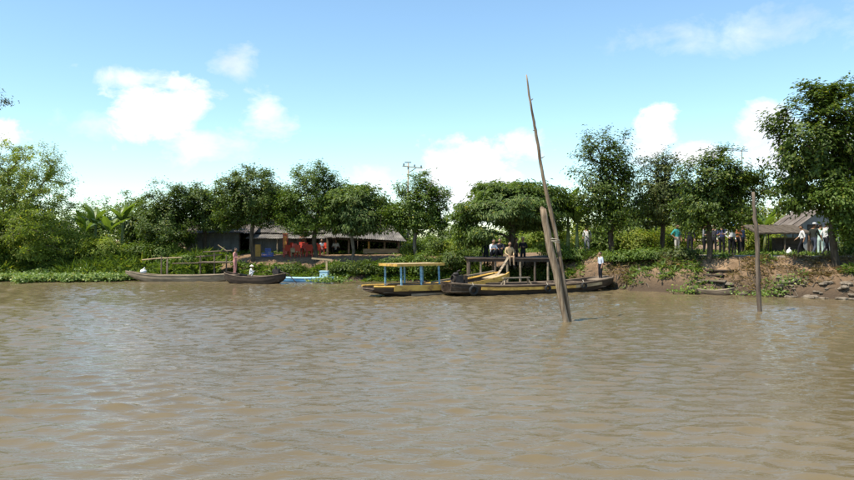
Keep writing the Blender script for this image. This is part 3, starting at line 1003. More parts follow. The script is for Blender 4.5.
tin_sheets(ho, S(x0 - .5, Y + .1, 3.02), S(x1 + .5, Y + .1, 3.02), S(x1 - 1.0, Y + 2.2, 4.35), S(x0 + 1.0, Y + 2.2, 4.35), 9, TIN)
tin_sheets(ho, S(x1 + .5, Y + 4.3, 3.02), S(x0 - .5, Y + 4.3, 3.02), S(x0 + 1.0, Y + 2.2, 4.36), S(x1 - 1.0, Y + 2.2, 4.36), 9, TIN)
MB().beam(S(x0 + .9, Y + 2.2, 4.42), S(x1 - .9, Y + 2.2, 4.42), .22, .06).build('ridge_cap', TIN_RUST, ho)
for t in (0, .33, .66, 1):
    xx = x0 + (x1 - x0) * t
    MB().tube([S(xx, Y - 1.2, 1.45), S(xx, Y - 1.2, 2.6)], .05, 7).build('post', WOOD_GREY, ho)

# long open shed with the low eave
Y = 51.5; x0, x1 = PX(328, Y), PX(399, Y)
op = empty('open_shed', ((x0 + x1) / 2, Y, H((x0 + x1) / 2, Y)), 0, 'open fronted timber shed with long low grey eave and dark inside', 'shed')
def S(x, y, zz): return (x - op.location.x, y - op.location.y, zz - op.location.z)
tin_sheets(op, S(x0 - .2, Y - .8, 2.75), S(x1 + .5, Y - .8, 2.42), S(x1 - .6, Y + 2.6, 3.55), S(x0 + .3, Y + 2.6, 3.95), 8, TIN)
tin_sheets(op, S(x0 - .2, Y + 5.2, 2.75), S(x1 + .5, Y + 5.2, 2.42), S(x1 - .6, Y + 2.6, 3.56), S(x0 + .3, Y + 2.6, 3.96), 8, TIN_RUST)
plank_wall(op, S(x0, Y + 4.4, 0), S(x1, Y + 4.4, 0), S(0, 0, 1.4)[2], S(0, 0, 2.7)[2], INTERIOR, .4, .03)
for t in (0, .3, .58, .8, 1):
    xx = x0 + (x1 - x0) * t
    MB().box(S(xx, Y - .3, 2.02), (.13, .13, 1.2)).build('post', WOOD_MID if t != .58 else POSTY, op)
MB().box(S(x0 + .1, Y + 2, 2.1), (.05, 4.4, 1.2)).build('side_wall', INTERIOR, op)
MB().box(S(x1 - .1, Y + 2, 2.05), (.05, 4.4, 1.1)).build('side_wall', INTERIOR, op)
MB().box(S((x0 + x1) / 2 + 1.2, Y - .35, 1.72), (2.4, .06, .34)).build('low_wall', WOOD_GREY, op)
MB().beam(S(x0, Y - .4, 2.62), S(x1, Y - .4, 2.36), .09, .12).build('eave_beam', WOOD_DARK, op)

# grey hut at the right behind the three walkers
Y = 44.0; x0, x1 = PX(802, Y), PX(840, Y)
hu = empty('grey_hut', ((x0 + x1) / 2, Y, H((x0 + x1) / 2, Y)), 0, 'small grey plastered hut with gabled roof behind the three walkers', 'hut')
def S(x, y, zz): return (x - hu.location.x, y - hu.location.y, zz - hu.location.z)
xm = (x0 + x1) / 2
MB().add([S(x0, Y, 1.6), S(x1, Y, 1.6), S(x1, Y, 3.5), S(xm, Y, 4.3), S(x0, Y, 3.5), S(x0, Y + 3, 1.6), S(x1, Y + 3, 1.6), S(x1, Y + 3, 3.5), S(xm, Y + 3, 4.3), S(x0, Y + 3, 3.5)],
         [(0, 1, 2, 3, 4), (9, 8, 7, 6, 5), (0, 5, 6, 1), (1, 6, 7, 2), (4, 9, 5, 0)]).build('wall', PLASTER, hu)
tin_sheets(hu, S(x0 - .35, Y - .3, 3.32), S(x0 - .35, Y + 3.3, 3.32), S(xm, Y + 3.3, 4.4), S(xm, Y - .3, 4.4), 4, TIN_RUST)
tin_sheets(hu, S(x1 + .35, Y - .3, 3.32), S(x1 + .35, Y + 3.3, 3.32), S(xm, Y + 3.3, 4.4), S(xm, Y - .3, 4.4), 4, TIN_RUST)
dr_ = MB().box(S(x0 + .75, Y - .03, 2.55), (.85, .05, 1.75)).build('door', WOOD_DARK, hu)
MB().box(S(x0 + .45, Y - .07, 2.5), (.05, .05, .12)).build('handle', IRON, dr_)
w_ = MB().box(S(x1 - .75, Y - .02, 2.85), (.8, .04, .7)).build('window', INTERIOR, hu)
for dx_ in (-.43, .43):
    MB().box(S(x1 - .75 + dx_, Y - .04, 2.85), (.06, .07, .84)).build('frame', WOOD_GREY, w_)
for dz_ in (-.39, .39):
    MB().box(S(x1 - .75, Y - .045, 2.85 + dz_), (.8, .07, .06)).build('frame', WOOD_GREY, w_)

# dark awning beside the hut
Y = 42.5; x0, x1 = PX(752, Y), PX(806, Y)
aw = empty('awning', ((x0 + x1) / 2, Y, H((x0 + x1) / 2, Y)), 0, 'dark thatched awning on thin posts beside the grey hut', 'awning')
def S(x, y, zz): return (x - aw.location.x, y - aw.location.y, zz - aw.location.z)
for i in range(9):
    u = (x0 + (x1 - x0) * (i + .5) / 9)
    MB().beam(S(u, Y - .9, 2.86 + .02 * (i % 2)), S(u, Y + 1.5, 3.35 + .02 * (i % 2)), (x1 - x0) / 9 * 1.04, .09).build('thatch_panel', THATCH, aw)
for xx in (x0 + .1, (x0 + x1) / 2, x1 - .1):
    for yy, zt in ((Y - .7, 2.85), (Y + 1.3, 3.26)):
        MB().tube([S(xx, yy, 1.5), S(xx, yy, zt)], .035, 6).build('post', WOOD_MID, aw)
cn = empty('stall_counter', (PX(790, Y), Y + .3, H(PX(790, Y), Y + .3)), 0, 'dark wooden stall counter under the awning', 'counter')
for i in range(4):
    MB().box((-.6 + .4 * i, 0, .45), (.385, .5, .86)).build('panel', WOOD_DARK, cn)
MB().box((0, 0, .91), (1.75, .65, .05)).build('counter_top', PLANK, cn)

# utility pole behind the round tree
Y = 56.0; b = gbase(408, Y)
up = empty('utility_pole', b, 0, 'thin grey utility pole with crossarm above the round tree', 'utility pole')
top = P(408, 163, Y).z - b[2]
MB().tube([(0, 0, -.3), (0, 0, top * .5), (.02, 0, top)], [.10, .08, .06], 10).build('pole', CONCRETE, up, True)
MB().beam((-.42, 0, top - .22), (1.1, -.3, top - .42), .07, .07).build('crossarm', WOOD_GREY, up)
MB().beam((.0, -.02, top - .75), (.62, -.17, top - .38), .05, .05).build('brace', WOOD_GREY, up)
for k, xx in enumerate((-.32, .5, 1.0)):
    zz = top - .22 - .2 * (xx + .42) / 1.52
    MB().tube([(xx, -.3 * (xx + .42) / 1.52, zz + .03), (xx, -.3 * (xx + .42) / 1.52, zz + .12), (xx, -.3 * (xx + .42) / 1.52, zz + .22)], [.03, .055, .03], 8).build('insulator', IRON, up)
MB().box((.0, 0, top + .05), (.5, .06, .06)).build('crossarm', IRON, up)

# television aerial behind the bushy tree
Y = 44.0; b = gbase(742, Y)
an = empty('aerial', b, 0, 'thin television aerial on a mast behind the bushy bank tree', 'aerial')
top = P(742, 150, Y).z - b[2]
MB().tube([(0, 0, -.2), (0, 0, top)], .025, 6).build('mast', WOOD_GREY, an)
MB().beam((-1.2, 0, top - .02), (.35, 0, top - .06), .03, .03).build('boom', IRON, an)
for k in range(7):
    MB().beam((-1.15 + k * .23, -.28, top + .02), (-1.15 + k * .23, .28, top + .02), .02, .02).build('element', IRON, an)


# ------------------------------------------------------------------ boats
def hull_mesh(L, beam, keel, sheer, n=18, full0=.0, full1=.0, rise0=.4, rise1=.3, th=.04, band=None, z_in=.16, p=.55):
    """lofted hull along x from -L/2 to L/2. full0/1: width fraction left at the ends; rise: how far the keel climbs."""
    st = []
    for i in range(n + 1):
        t = i / n
        s = 2 * t - 1
        fe = full0 if s < 0 else full1
        bb = beam / 2 * (fe + (1 - fe) * max(0, 1 - abs(s) ** 2.4) ** p)
        bb = max(bb, .025)
        k = keel + (rise0 if s < 0 else rise1) * max(0, (abs(s) - .45) / .55) ** 1.7
        st.append((-L / 2 + L * t, bb, k, sheer(s)))
    return st


def build_hull(parent, st, mat, th=.045, floor=.16, rub=None, floor_mat=None, planks=None, name='hull'):
    m = MB()
    prof = [(1.0, 1.0), (.97, .62), (.86, .25), (.6, .03), (0, 0)]
    rings = []
    for (x, bb, k, s) in st:
        ring = []
        for (u, v) in prof: ring.append((x, -bb * u, k + (s - k) * v))
        for (u, v) in prof[-2::-1]: ring.append((x, bb * u, k + (s - k) * v))
        bi = max(bb - th, .006)
        kk = min(max(k + th, k), s - .01)
        for (u, v) in prof: ring.append((x, bi * u, kk + (s - kk) * v))
        for (u, v) in prof[-2::-1]: ring.append((x, -bi * u, kk + (s - kk) * v))
        rings.append(ring)
    N = len(rings[0])
    vs = [q for r_ in rings for q in r_]
    fs = []
    for i in range(len(rings) - 1):
        for j in range(N):
            j2 = (j + 1) % N
            fs.append((i * N + j, i * N + j2, (i + 1) * N + j2, (i + 1) * N + j))
    # close the ends over the shell and the hollow
    for e in (0, len(rings) - 1):
        half = N // 2
        fs.append(tuple(e * N + j for j in range(half)))
        fs.append(tuple(e * N + j for j in range(half, N)))
    m.add(vs, fs)
    h = m.build(name, mat, parent)
    # floor boards
    fl = floor_mat or PLANK
    inside = [(x, max(b_ - .08, .02)) for (x, b_, k, s) in st if k < floor - .03 and s > floor + .05 and b_ > .12]
    for a, b_ in zip(inside[:-1], inside[1:]):
        q = [(a[0] + .01, -a[1], floor), (b_[0] - .01, -b_[1], floor), (b_[0] - .01, b_[1], floor), (a[0] + .01, a[1], floor)]
        q += [(x, y, zz - .03) for x, y, zz in q]
        MB().add(q, [(0, 1, 2, 3), (7, 6, 5, 4), (0, 4, 5, 1), (1, 5, 6, 2), (2, 6, 7, 3), (3, 7, 4, 0)]).build('floor_board', fl, parent)
    # gunwale rails
    for sg in (-1, 1):
        MB().tube([(x, sg * (bb - .01), s + .012) for (x, bb, k, s) in st], rub[1] if rub else .028, 6).build('gunwale', rub[0] if rub else mat, parent)
    return h


# long grey sampan
Ya = 45.0
xa, xb = PX(126, Ya), PX(232, Ya)
o = empty('sampan', ((xa + xb) / 2, Ya, 0), R(1), 'long slim grey wooden sampan moored by the hyacinth', 'boat')
L = xb - xa
st = hull_mesh(L, 1.1, -.15, lambda s: .34 + (.5 * max(0, -s - .35) ** 1.5) + .1 * max(0, s) ** 3, full1=.12, rise0=.62, rise1=.2)
build_hull(o, st, WOOD_GREY, rub=(WOOD_GREY, .03))
for xx in (-1.4, -.2, 1.1, 2.1):
    MB().box((xx, 0, .33), (.22, .96, .035)).build('thwart', WOOD_MID, o)
bd = empty('white_bundle', P(143, 272, Ya), 0, 'small white cloth bundle on the bow of the long sampan', 'bundle')
bd.location = ((xa + xb) / 2 - L * .335, Ya, .47)
r_ = random.Random(3)
MB().sphere((0, 0, .12), (.2, .16, .15), 9, 6, lambda q: q * (1 + .18 * math.sin(q.x * 31 + q.z * 17) + .1 * math.sin(q.y * 40))).build('cloth', WHITEP, bd, True)
MB().tube([(0, 0, .24), (.03, .0, .3), (.08, .02, .34)], [.05, .03, .05], 6).build('knot', WHITEP, bd)

# dark sampan with the crouching person
o = empty('sampan', (PX(255, 42.6), 42.6, 0), R(-14), 'short dark brown sampan lying beside the long grey one', 'boat')
st = hull_mesh(3.75, 1.35, -.15, lambda s: .38 + .24 * max(0, -s) ** 2 + .2 * max(0, s) ** 2, full0=.25, full1=.2, rise0=.4, rise1=.45)
build_hull(o, st, WOOD_DARK, rub=(WOOD_MID, .03), floor=.2)
for xx in (-.9, .1, .9):
    MB().box((xx, 0, .37), (.24, 1.2, .035)).build('thwart', WOOD_MID, o)
MB().box((-1.45, 0, .47), (.65, .72, .05)).build('bow_deck', WOOD_MID, o)
eng = MB().box((1.35, 0, .70), (.34, .3, .3)).build('engine', IRON, o)
MB().tube([(1.3, 0, .84), (1.3, 0, 1.0)], .07, 8).build('tank', IRON, eng)
MB().tube([(1.5, .0, .74), (2.1, -.02, .55), (2.6, -.02, .05)], .028, 6).build('shaft', IRON, eng)
MB().torus((1.16, 0, .70), .13, .02, n=14, m=6, rz=R(90)).build('flywheel', IRON, eng)

# pale blue flat boat with T shaped rest
o = empty('blue_boat', (PX(304, 44.2), 44.2, 0), R(-3), 'slim blue painted boat lying under the earth bank', 'boat')
st = hull_mesh(3.5, .9, -.14, lambda s: .22 + .06 * max(0, -s) ** 2 + .05 * max(0, s) ** 2, full0=.2, full1=.55, rise0=.22, rise1=.12)
build_hull(o, st, BLUEHULL, rub=(PALEBLUE, .03), floor=.14, floor_mat=PALEBLUE)
bx_ = MB().box((1.22, 0, .4), (.46, .5, .46)).build('engine_box', PALEBLUE, o)
MB().box((1.22, 0, .645), (.52, .56, .035)).build('lid', PALEBLUE, bx_)
MB().box((1.55, 0, .12), (.5, .62, .12)).build('stern_deck', WHITEP, o)
MB().box((1.35, .1, .92), (.1, .1, .8)).build('post', WOOD_TAN, o)
MB().beam((.45, .1, 1.40), (1.68, .1, 1.30), .12, .09).build('crossbar', WOOD_TAN, o)
for xx in (-.9, .0):
    MB().box((xx, 0, .21), (.2, .76, .03)).build('thwart', PALEBLUE, o)

# yellow roofed boat
A = Vector((PX(368, 32.6), 32.6, 0)); B = Vector((PX(504, 37.0), 37.0, 0))
ax = (B - A); L = ax.length; rz = math.atan2(ax.y, ax.x)
o = empty('roofed_boat', (A + B) / 2, rz, 'yellow sided boat with flat yellow roof on blue posts', 'boat')
st = hull_mesh(L, 1.7, -.12, lambda s: .40 + .05 * max(0, -s) ** 2 + .46 * max(0, s) ** 1.9, full0=.62, full1=.42, rise0=.36, rise1=.62, p=.4)
build_hull(o, st, WOOD_DARK, rub=(YELLOW, .05), floor=.2)
# yellow side boards
for sg in (-1, 1):
    for q in range(4):
        i0, i1 = 2 + q * 4, min(6 + q * 4, 18)
        pts = [(st[i][0], sg * (st[i][1] + .035), st[i][3] - .06) for i in range(i0, i1 + 1)]
        m = MB()
        for a, b_ in zip(pts[:-1], pts[1:]):
            m.beam(a, b_, .04, .25)
        m.build('side_board', YELLOW, o)
    pts = [(st[i][0], sg * (st[i][1] + .02), .06) for i in range(4, 16)]
    m = MB()
    for a, b_ in zip(pts[:-1], pts[1:]): m.beam(a, b_, .05, .09)
    m.build('rubbing_strake', WOOD_GREY, o)
x_0, x_1 = -L / 2 + 1.05, -L / 2 + 3.55
nrow = 8
roof = MB().beam((x_0, 0, 1.37), (x_1, 0, 1.37), 1.3, .03).build('roof', YELLOW, o)
for i in range(nrow):
    u = x_0 + (x_1 - x_0) * (i + .5) / nrow
    MB().box((u, 0, 1.41 + .006 * (i % 2)), ((x_1 - x_0) / nrow * .97, 1.5, .04)).build('roof_plank', WOOD_TAN, roof)
for sg in (-1, 1):
    MB().box(((x_0 + x_1) / 2, sg * .77, 1.385), (x_1 - x_0 + .08, .045, .105)).build('fascia', YELLOW, roof)
for xx in (x_0 - .05, x_1 + .05):
    MB().box((xx, 0, 1.385), (.045, 1.49, .105)).build('fascia', YELLOW, roof)
for xx in (x_0 + .25, (x_0 + x_1) / 2 + .05, x_1 - .2):
    for sg in (-1, 1):
        MB().box((xx, sg * .68, .82), (.062, .062, 1.1), (R(1.5 * sg), R(-2), 0)).build('post', BLUEPOST, o)
for sg in (-1, 1):
    MB().box(((x_0 + x_1) / 2, sg * .55, .48), (x_1 - x_0 - .4, .3, .04)).build('bench', PLANK, o)
MB().box((-L / 2 + .35, 0, .36), (.75, 1.05, .05)).build('bow_deck', WOOD_MID, o)
MB().beam((-.3, .3, .5), (L / 2 - .3, .45, .93), .1, .07).build('long_pole', WOOD_GREY, o)
MB().box((L / 2 - .6, 0, .70), (1.0, .85, .05), (0, R(-10), 0)).build('bow_platform', WOOD_TAN, o)

# dark barge with yellow strake
A = Vector((PX(446, 33.2), 33.2, 0)); B = Vector((PX(611, 37.6), 37.6, 0))
ax = (B - A); L = ax.length; rzb = math.atan2(ax.y, ax.x)
barge = empty('cargo_boat', (A + B) / 2, rzb, 'long dark wooden cargo boat with yellow stripe and upturned stern', 'boat')
o = barge
st = hull_mesh(L, 2.0, -.15, lambda s: .40 + .17 * max(0, -s) ** 3 + .42 * max(0, s - .25) ** 1.7, n=22, full0=.5, full1=.2, rise0=.30, rise1=.5, p=.45)
build_hull(o, st, WOOD_DARK, rub=(WOOD_MID, .045), floor=.22)
for sg in (-1, 1):
    for q in range(4):
        i0 = 3 + q * 4
        pts = [(st[i][0], sg * (st[i][1] + .03), st[i][3] - .13) for i in range(i0, i0 + 5)]
        m = MB()
        for a, b_ in zip(pts[:-1], pts[1:]): m.beam(a, b_, .04, .13)
        m.build('strake', YELLOW if q < 3 else WOOD_TAN, o)
MB().box((-L / 2 + .55, 0, .5), (.9, 1.15, .05)).build('bow_deck', WOOD_MID, o)
MB().box((L / 2 - .75, 0, .56), (.9, .9, .05), (0, R(-9), 0)).build('stern_deck', PLANK, o)
en = MB().box((-L / 2 + .62, .05, .72), (.4, .42, .34)).build('engine', IRON, o)
MB().torus((-L / 2 + .38, .05, .74), .17, .03, n=16, m=6, rz=R(90)).build('flywheel', IRON, en)
MB().tube([(-L / 2 + .65, .1, .88), (-L / 2 + .65, .1, 1.08), (-L / 2 + .78, .1, 1.12)], .035, 7).build('exhaust', IRON, en)
MB().sphere((-L / 2 + .52, .02, .96), (.15, .13, .08), 10, 6).build('tank', IRON, en, True)
MB().box((-L / 2 + 1.0, .0, .68), (.16, .16, .42)).build('bollard', WOOD_DARK, o)
# low trestle across the middle
tx = -L / 2 + 3.55
tr_ = MB().box((tx, -.35, .74), (1.5, .16, .05)).build('trestle_rail', WOOD_GREY, o)
for s1 in (-1, 1):
    for s2 in (-1, 1):
        MB().beam((tx + s1 * .62, -.35, .72), (tx + s1 * .85, -.35 + s2 * .22, .24), .06, .06).build('leg', WOOD_GREY, tr_)
for xx in (.9, 1.9, 2.8):
    MB().box((xx, 0, .42), (.2, 1.7, .045)).build('thwart', WOOD_MID, o)

ca, sa = math.cos(rzb), math.sin(rzb)
def on_barge(i, off):      # point just outside the side of the barge that faces the river
    x, bb = st[i][0], -(st[i][1] + off)
    return barge.location.x + x * ca - bb * sa, barge.location.y + x * sa + bb * ca
for i, zc, r1, lab in ((2, .27, .17, 'large black tyre fender hanging at the cargo boat bow'), (11, .24, .13, 'small black tyre fender amidships on the cargo boat'), (16, .30, .13, 'small black tyre fender towards the cargo boat stern')):
    x, y = on_barge(i, .13)
    t = MB().torus((0, 0, 0), r1, r1 * .36, n=22, m=8, rz=rzb).build('tyre_fender', TYRE, None, True, (x, y, zc))
    tag(t, lab, 'tyre', None)
    MB().tube([(0, 0.0, r1 * 1.1), (-.1 * sa, .1 * ca, r1 * 1.1 + .14)], .014, 5).build('rope', ROPE, t)

# ------------------------------------------------------------------ landing stage on stilts
xa, xb, ya, yb = PX(468, 38.3), PX(562, 38.3), 38.3, 43.2
ls = empty('landing_stage', ((xa + xb) / 2, ya, 0), 0, 'wooden landing stage on stilts under the umbrella tree', 'landing stage')
W = xb - xa; DZ = 1.52
nb = 22
for i in range(nb):
    MB().box((-W / 2 + W * (i + .5) / nb, (yb - ya) / 2, DZ + random.uniform(-.008, .008)), (W / nb * .95, yb - ya + random.uniform(-.1, .1), .045)).build('plank', WOOD_DARK, ls)
for yy in (.12, 1.8, 3.6):
    MB().box((0, yy, DZ - .09), (W - .04, .09, .11)).build('joist', WOOD_DARK, ls)
for k, t in enumerate((.02, .14, .29, .43, .56, .72, .86, .98)):
    MB().tube([(-W / 2 + W * t, .12 + .03 * (k % 2), -.9), (-W / 2 + W * t + random.uniform(-.05, .05), .1, DZ - .15)], [.07, .055], 8).build('stilt', WOOD_GREY if k in (1, 3, 4, 6) else DARKPOLE, ls)
for t in (.02, .3, .6, .98):
    MB().tube([(-W / 2 + W * t, 2.0, -.9), (-W / 2 + W * t, 1.9, DZ - .15)], .06, 8).build('stilt', DARKPOLE, ls)
for k, (px0, py0, px1, py1, lab) in enumerate([(493, 279, 508, 262, 'grey gangplank leaning from cargo boat to landing stage')]):
    gp = empty('gangplank', P(px0, py0, 36.2), 0, lab, 'gangplank')
    q = P(px1, py1, 38.25) - gp.location
    q.z = DZ + .05 - gp.location.z
    dn = Vector((0, 0, .42 - gp.location.z))
    MB().beam(dn, q, .12, .04).build('board', WOOD_GREY, gp)
    for k2 in (.25, .5, .75):
        MB().beam(dn.lerp(q, k2) + Vector((-.07, 0, .035)), dn.lerp(q, k2) + Vector((.07, 0, .035)), .03, .02).build('cleat', WOOD_MID, gp)

# bamboo rail and small jetty beside the sampans
Yj = 46.0
jt = empty('jetty', (PX(186, Yj), Yj, 0), 0, 'rickety bamboo rail and plank jetty behind the long sampan', 'jetty')
def S(px, py, dy=0.0):
    p = P(px, py, Yj + dy); return (p.x - jt.location.x, dy, p.z)
MB().tube([S(142, 260), S(160, 258.2), S(182, 257.5)], [.035, .04, .03], 7).build('bamboo_rail', WOOD_TAN, jt)
MB().tube([S(172, 263.5), S(200, 263), S(228, 262.5)], [.03, .035, .03], 7).build('bamboo_rail', WOOD_MID, jt)
for px, t in ((161, 257), (167, 258), (166.5, 262), (200, 256), (214, 254), (226, 256)):
    a = S(px, t); MB().tube([(a[0], a[1] + .03, -.8), (a[0] + .03, a[1], a[2] + .05)], .045, 7).build('post', WOOD_MID if px != 167 else WOOD_GREY, jt)
for i in range(5):
    MB().box((S(198, 0)[0] + (S(232, 0)[0] - S(198, 0)[0]) * (i + .5) / 5, .5, 1.12), ((S(232, 0)[0] - S(198, 0)[0]) / 5 * .95, 1.4, .045)).build('plank', PLANK, jt)
for i, (px0, py0, px1, py1) in enumerate([(196, 257, 222, 254.5), (218, 245, 228, 252), (203, 252, 232, 250.5)]):
    MB().tube([S(px0, py0, .9), S(px1, py1, 1.1)], .04, 6).build('loose_pole', WOOD_TAN if i == 1 else WOOD_MID, jt)

# ------------------------------------------------------------------ mooring poles
def crooked(mb, pts, rads, n=12, wob=.02, seed=1, sub=5):
    r = random.Random(seed)
    P_, R_ = [], []
    for i in range(len(pts) - 1):
        for k in range(sub):
            t = k / sub
            P_.append(Vector(pts[i]).lerp(Vector(pts[i + 1]), t) + Vector((r.uniform(-wob, wob), r.uniform(-wob, wob), 0)))
            R_.append((rads[i] * (1 - t) + rads[i + 1] * t) * r.uniform(.93, 1.07))
    P_.append(Vector(pts[-1])); R_.append(rads[-1])
    return mb.tube(P_, R_, n)

Yp = 22.6
def loc(px, py, o_): return P(px, py, Yp) - o_
base = P(564, 322, Yp)
tp = empty('mooring_pole', (base.x, Yp, 0), 0, 'thick short leaning mooring pole lashed to a taller thin one', 'pole')
o0 = tp.location.copy()
crooked(MB(), [loc(574, 360, o0), loc(566, 322, o0), loc(557.5, 279, o0), loc(550, 247, o0), loc(543, 209, o0)], [.095, .095, .108, .112, .092], wob=.01, seed=2).build('shaft', POLEWOOD, tp, True)
MB().tube([loc(544.6, 217, o0), loc(542.4, 209, o0), loc(541.2, 206.4, o0)], [.098, .08, .03], 9).build('broken_top', POLEWOOD, tp)
tn = empty('mooring_pole', (P(570, 322, Yp).x, Yp + .05, 0), 0, 'very tall thin crooked mooring pole lashed to a thick one', 'pole')
o1 = tn.location.copy()
def loc1(px, py): return P(px, py, Yp + .1) - o1
crooked(MB(), [loc1(578, 360), loc1(570, 322), loc1(563.4, 279), loc1(558, 247), loc1(553, 222), loc1(548.1, 199.4), loc1(544.3, 182), loc1(540.8, 165), loc1(537.9, 144.5), loc1(535.4, 130), loc1(533.2, 118), loc1(529.2, 95), loc1(526.4, 74.6)],
        [.06, .06, .068, .07, .066, .06, .055, .05, .045, .042, .038, .032, .02], wob=.006, seed=5, sub=3).build('shaft', POLEWOOD, tn, True)
for (px, py, dx_, dz_) in ((536, 131, -.1, .03), (541.5, 158, .1, .06), (531.5, 100, .05, .05)):
    a = loc1(px, py); MB().tube([a, a + Vector((dx_, 0, dz_))], [.02, .008], 5).build('twig_stub', POLEWOOD, tn)
m = MB()
for k in range(3):
    c = loc(552.6, 241.5 - k * 1.2, o0); pts = []
    for i in range(17):
        a = 2 * math.pi * i / 16
        pts.append((c.x + .215 * math.cos(a), .05 + .135 * math.sin(a), c.z - .03 * math.cos(a) + .014 * math.sin(a * 2 + k * 2)))
    m.tube(pts, .013, 5, False)
c = loc(553, 242, o0)
m.tube([(c.x + .05, -.085, c.z), (c.x + .07, -.10, c.z - .15), (c.x + .1, -.10, c.z - .32)], .01, 5)
tag(m.build('lashing_rope', ROPE, None, True, o0), 'pale rope lashing round the two leaning mooring poles', 'rope')

Yq = 25.7
dp = empty('mooring_post', (P(760, 312, Yq).x, Yq, 0), 0, 'slim dark mooring post standing alone in the water', 'pole')
o2 = dp.location.copy()
def loc2(px, py): return P(px, py, Yq) - o2
crooked(MB(), [loc2(761, 340), loc2(760, 312), loc2(757.5, 265), loc2(755.5, 225), loc2(753, 192)], [.08, .08, .075, .066, .05], n=10, wob=.024, seed=8).build('shaft', DARKPOLE, dp, True)
a = loc2(754, 204); MB().tube([a, a + Vector((.12, 0, .09))], [.022, .01], 5).build('twig_stub', DARKPOLE, dp)

# ------------------------------------------------------------------ slope clutter on the right bank
def rock(px, Yd, r, seed, lab, group=None):
    rr = random.Random(seed)
    x = PX(px, Yd); z = max(H(x, Yd), 0)
    ph = [rr.uniform(0, 6) for _ in range(6)]
    def fn(q):
        n = q.normalized()
        k = 1 + .2 * math.sin(n.x * 4 + ph[0]) + .14 * math.sin(n.y * 5 + ph[1]) + .12 * math.sin(n.z * 4 + ph[2]) + .08 * math.sin(n.x * 9 + ph[3])
        return q * k
    o = MB().sphere((0, 0, r * .25), (r * rr.uniform(.9, 1.5), r * rr.uniform(.8, 1.2), r * rr.uniform(.32, .55)), 7, 5, fn).build('rock', STONE, None, False, (x, Yd, z))
    o.rotation_euler = (0, 0, rr.uniform(0, 6))
    tag(o, lab, 'rock', group)
rk = random.Random(4)
for i in range(48):
    px = rk.uniform(775, 852); Yd = float(shore(PX(px, 32))) + rk.uniform(-.15, .75)
    rock(px, Yd, rk.uniform(.07, .19), 900 + i, 'grey brown rock in the rubble along the waterline', 'rubble rocks along the waterline')
for i, (px, d_) in enumerate([(641, .5), (660, .3), (700, .4), (728, .9), (742, .5)]):
    rock(px, float(shore(PX(px, 35))) + d_, rk.uniform(.12, .22), 950 + i, 'lone stone on the muddy slope near the plank landing', 'stones near the plank landing')

def log(px0, py0, Y0, px1, py1, Y1, r, lab, name='log', twig=True, mat=None):
    a, b_ = P(px0, py0, Y0), P(px1, py1, Y1)
    o = empty(name, a, 0, lab, name.replace('_', ' '))
    mid = (b_ - a) * .5 + Vector((.05, 0, .1))
    crooked(MB(), [(0, 0, 0), mid, b_ - a], [r, r * .8, r * .5], n=7, wob=.02, seed=int(px0), sub=3).build('stem', mat or BARK, o, True)
    if twig:
        MB().tube([mid, mid + Vector((.2, -.1, .28)), mid + Vector((.25, -.1, .45))], [r * .5, r * .35, r * .15], 6).build('branch', mat or BARK, o)
log(786, 291, 32.9, 797, 277, 34.2, .05, 'dark crooked driftwood branch leaning on the earth slope', 'driftwood')
log(628, 289, 36.9, 634, 278, 37.8, .05, 'pale dead branch stuck in the mud behind the cargo boat', 'driftwood', mat=BARK_PALE)
log(752, 280, 34.3, 757, 290, 33.4, .03, 'thin pale root hanging beside the dark mooring post', 'root', False, BARK_PALE)
log(840, 292, 31.9, 853, 287, 32.0, .06, 'grey log lying on the rubble below the low leafy tree', 'log', False, BARK_PALE)

# driftwood sticks and roots littering the slope (nobody could count them)
sr = random.Random(77)
m = MB()
for k in range(420):
    x = sr.uniform(8.5, 22); y = float(shore(x)) + sr.uniform(.05, 3.2) ** 1.0
    z = H(x, y); a = sr.uniform(0, 6.28); L_ = sr.uniform(.15, .75)
    p0 = Vector((x, y, z + .02)); dx2 = Vector((math.cos(a) * L_, math.sin(a) * L_ * .6, 0))
    p2 = p0 + dx2; p2.z = H(p2.x, p2.y) + .03
    m.tube([p0, (p0 + p2) / 2 + Vector((sr.uniform(-.05, .05), 0, sr.uniform(.02, .1))), p2], [sr.uniform(.008, .022), .014, .006], 4, False)
tag(m.build('sticks', BARK_PALE, None, True), 'dead sticks and roots littering the steep earth slope', 'debris', None, 'stuff')

# plank landing shelves cut into the bank
pl = empty('plank_landing', (PX(715, 35.2), 35.2, H(PX(715, 35.2), 35.2)), R(-38), 'dark plank steps set in the bank below the bushy tree', 'steps')
for k, (dx_, dy_, dz_, w) in enumerate([(.15, .1, .16, 1.3), (-.1, -.35, -.06, 1.15), (.1, -.75, -.3, 1.2)]):
    for q in range(2):
        MB().box((dx_, dy_ + .16 * q, dz_ + .02), (w, .15, .05), (R(random.uniform(-3, 3)), R(random.uniform(-2, 2)), 0)).build('plank', WOOD_DARK if k != 2 else PLANK, pl)
    for s_ in (-1, 1):
        MB().box((dx_ + s_ * w * .42, dy_ + .05, dz_ - .35), (.08, .08, .68)).build('stake', WOOD_DARK, pl)
cb = empty('mud_board', (PX(674, 36.0), 36.0, .25), R(-36), 'wide dark boards leaning against the muddy slope', 'boards')
for k in range(6):
    MB().box((-.75 + .3 * k, .1, .02), (.285, .9, .05), (R(32 + (k % 3)), 0, 0)).build('board', WOOD_DARK, cb)
sk = empty('small_skiff', (PX(712, 33.9), 33.9, .02), R(-30), 'small weathered skiff half hidden by water plants at the plank steps', 'boat')
st2 = hull_mesh(1.9, .6, -.08, lambda s: .18 + .12 * abs(s) ** 2.2, n=12, full0=.1, full1=.25, rise0=.2, rise1=.15)
build_hull(sk, st2, WOOD_MID, rub=(WOOD_GREY, .02), floor=.1)
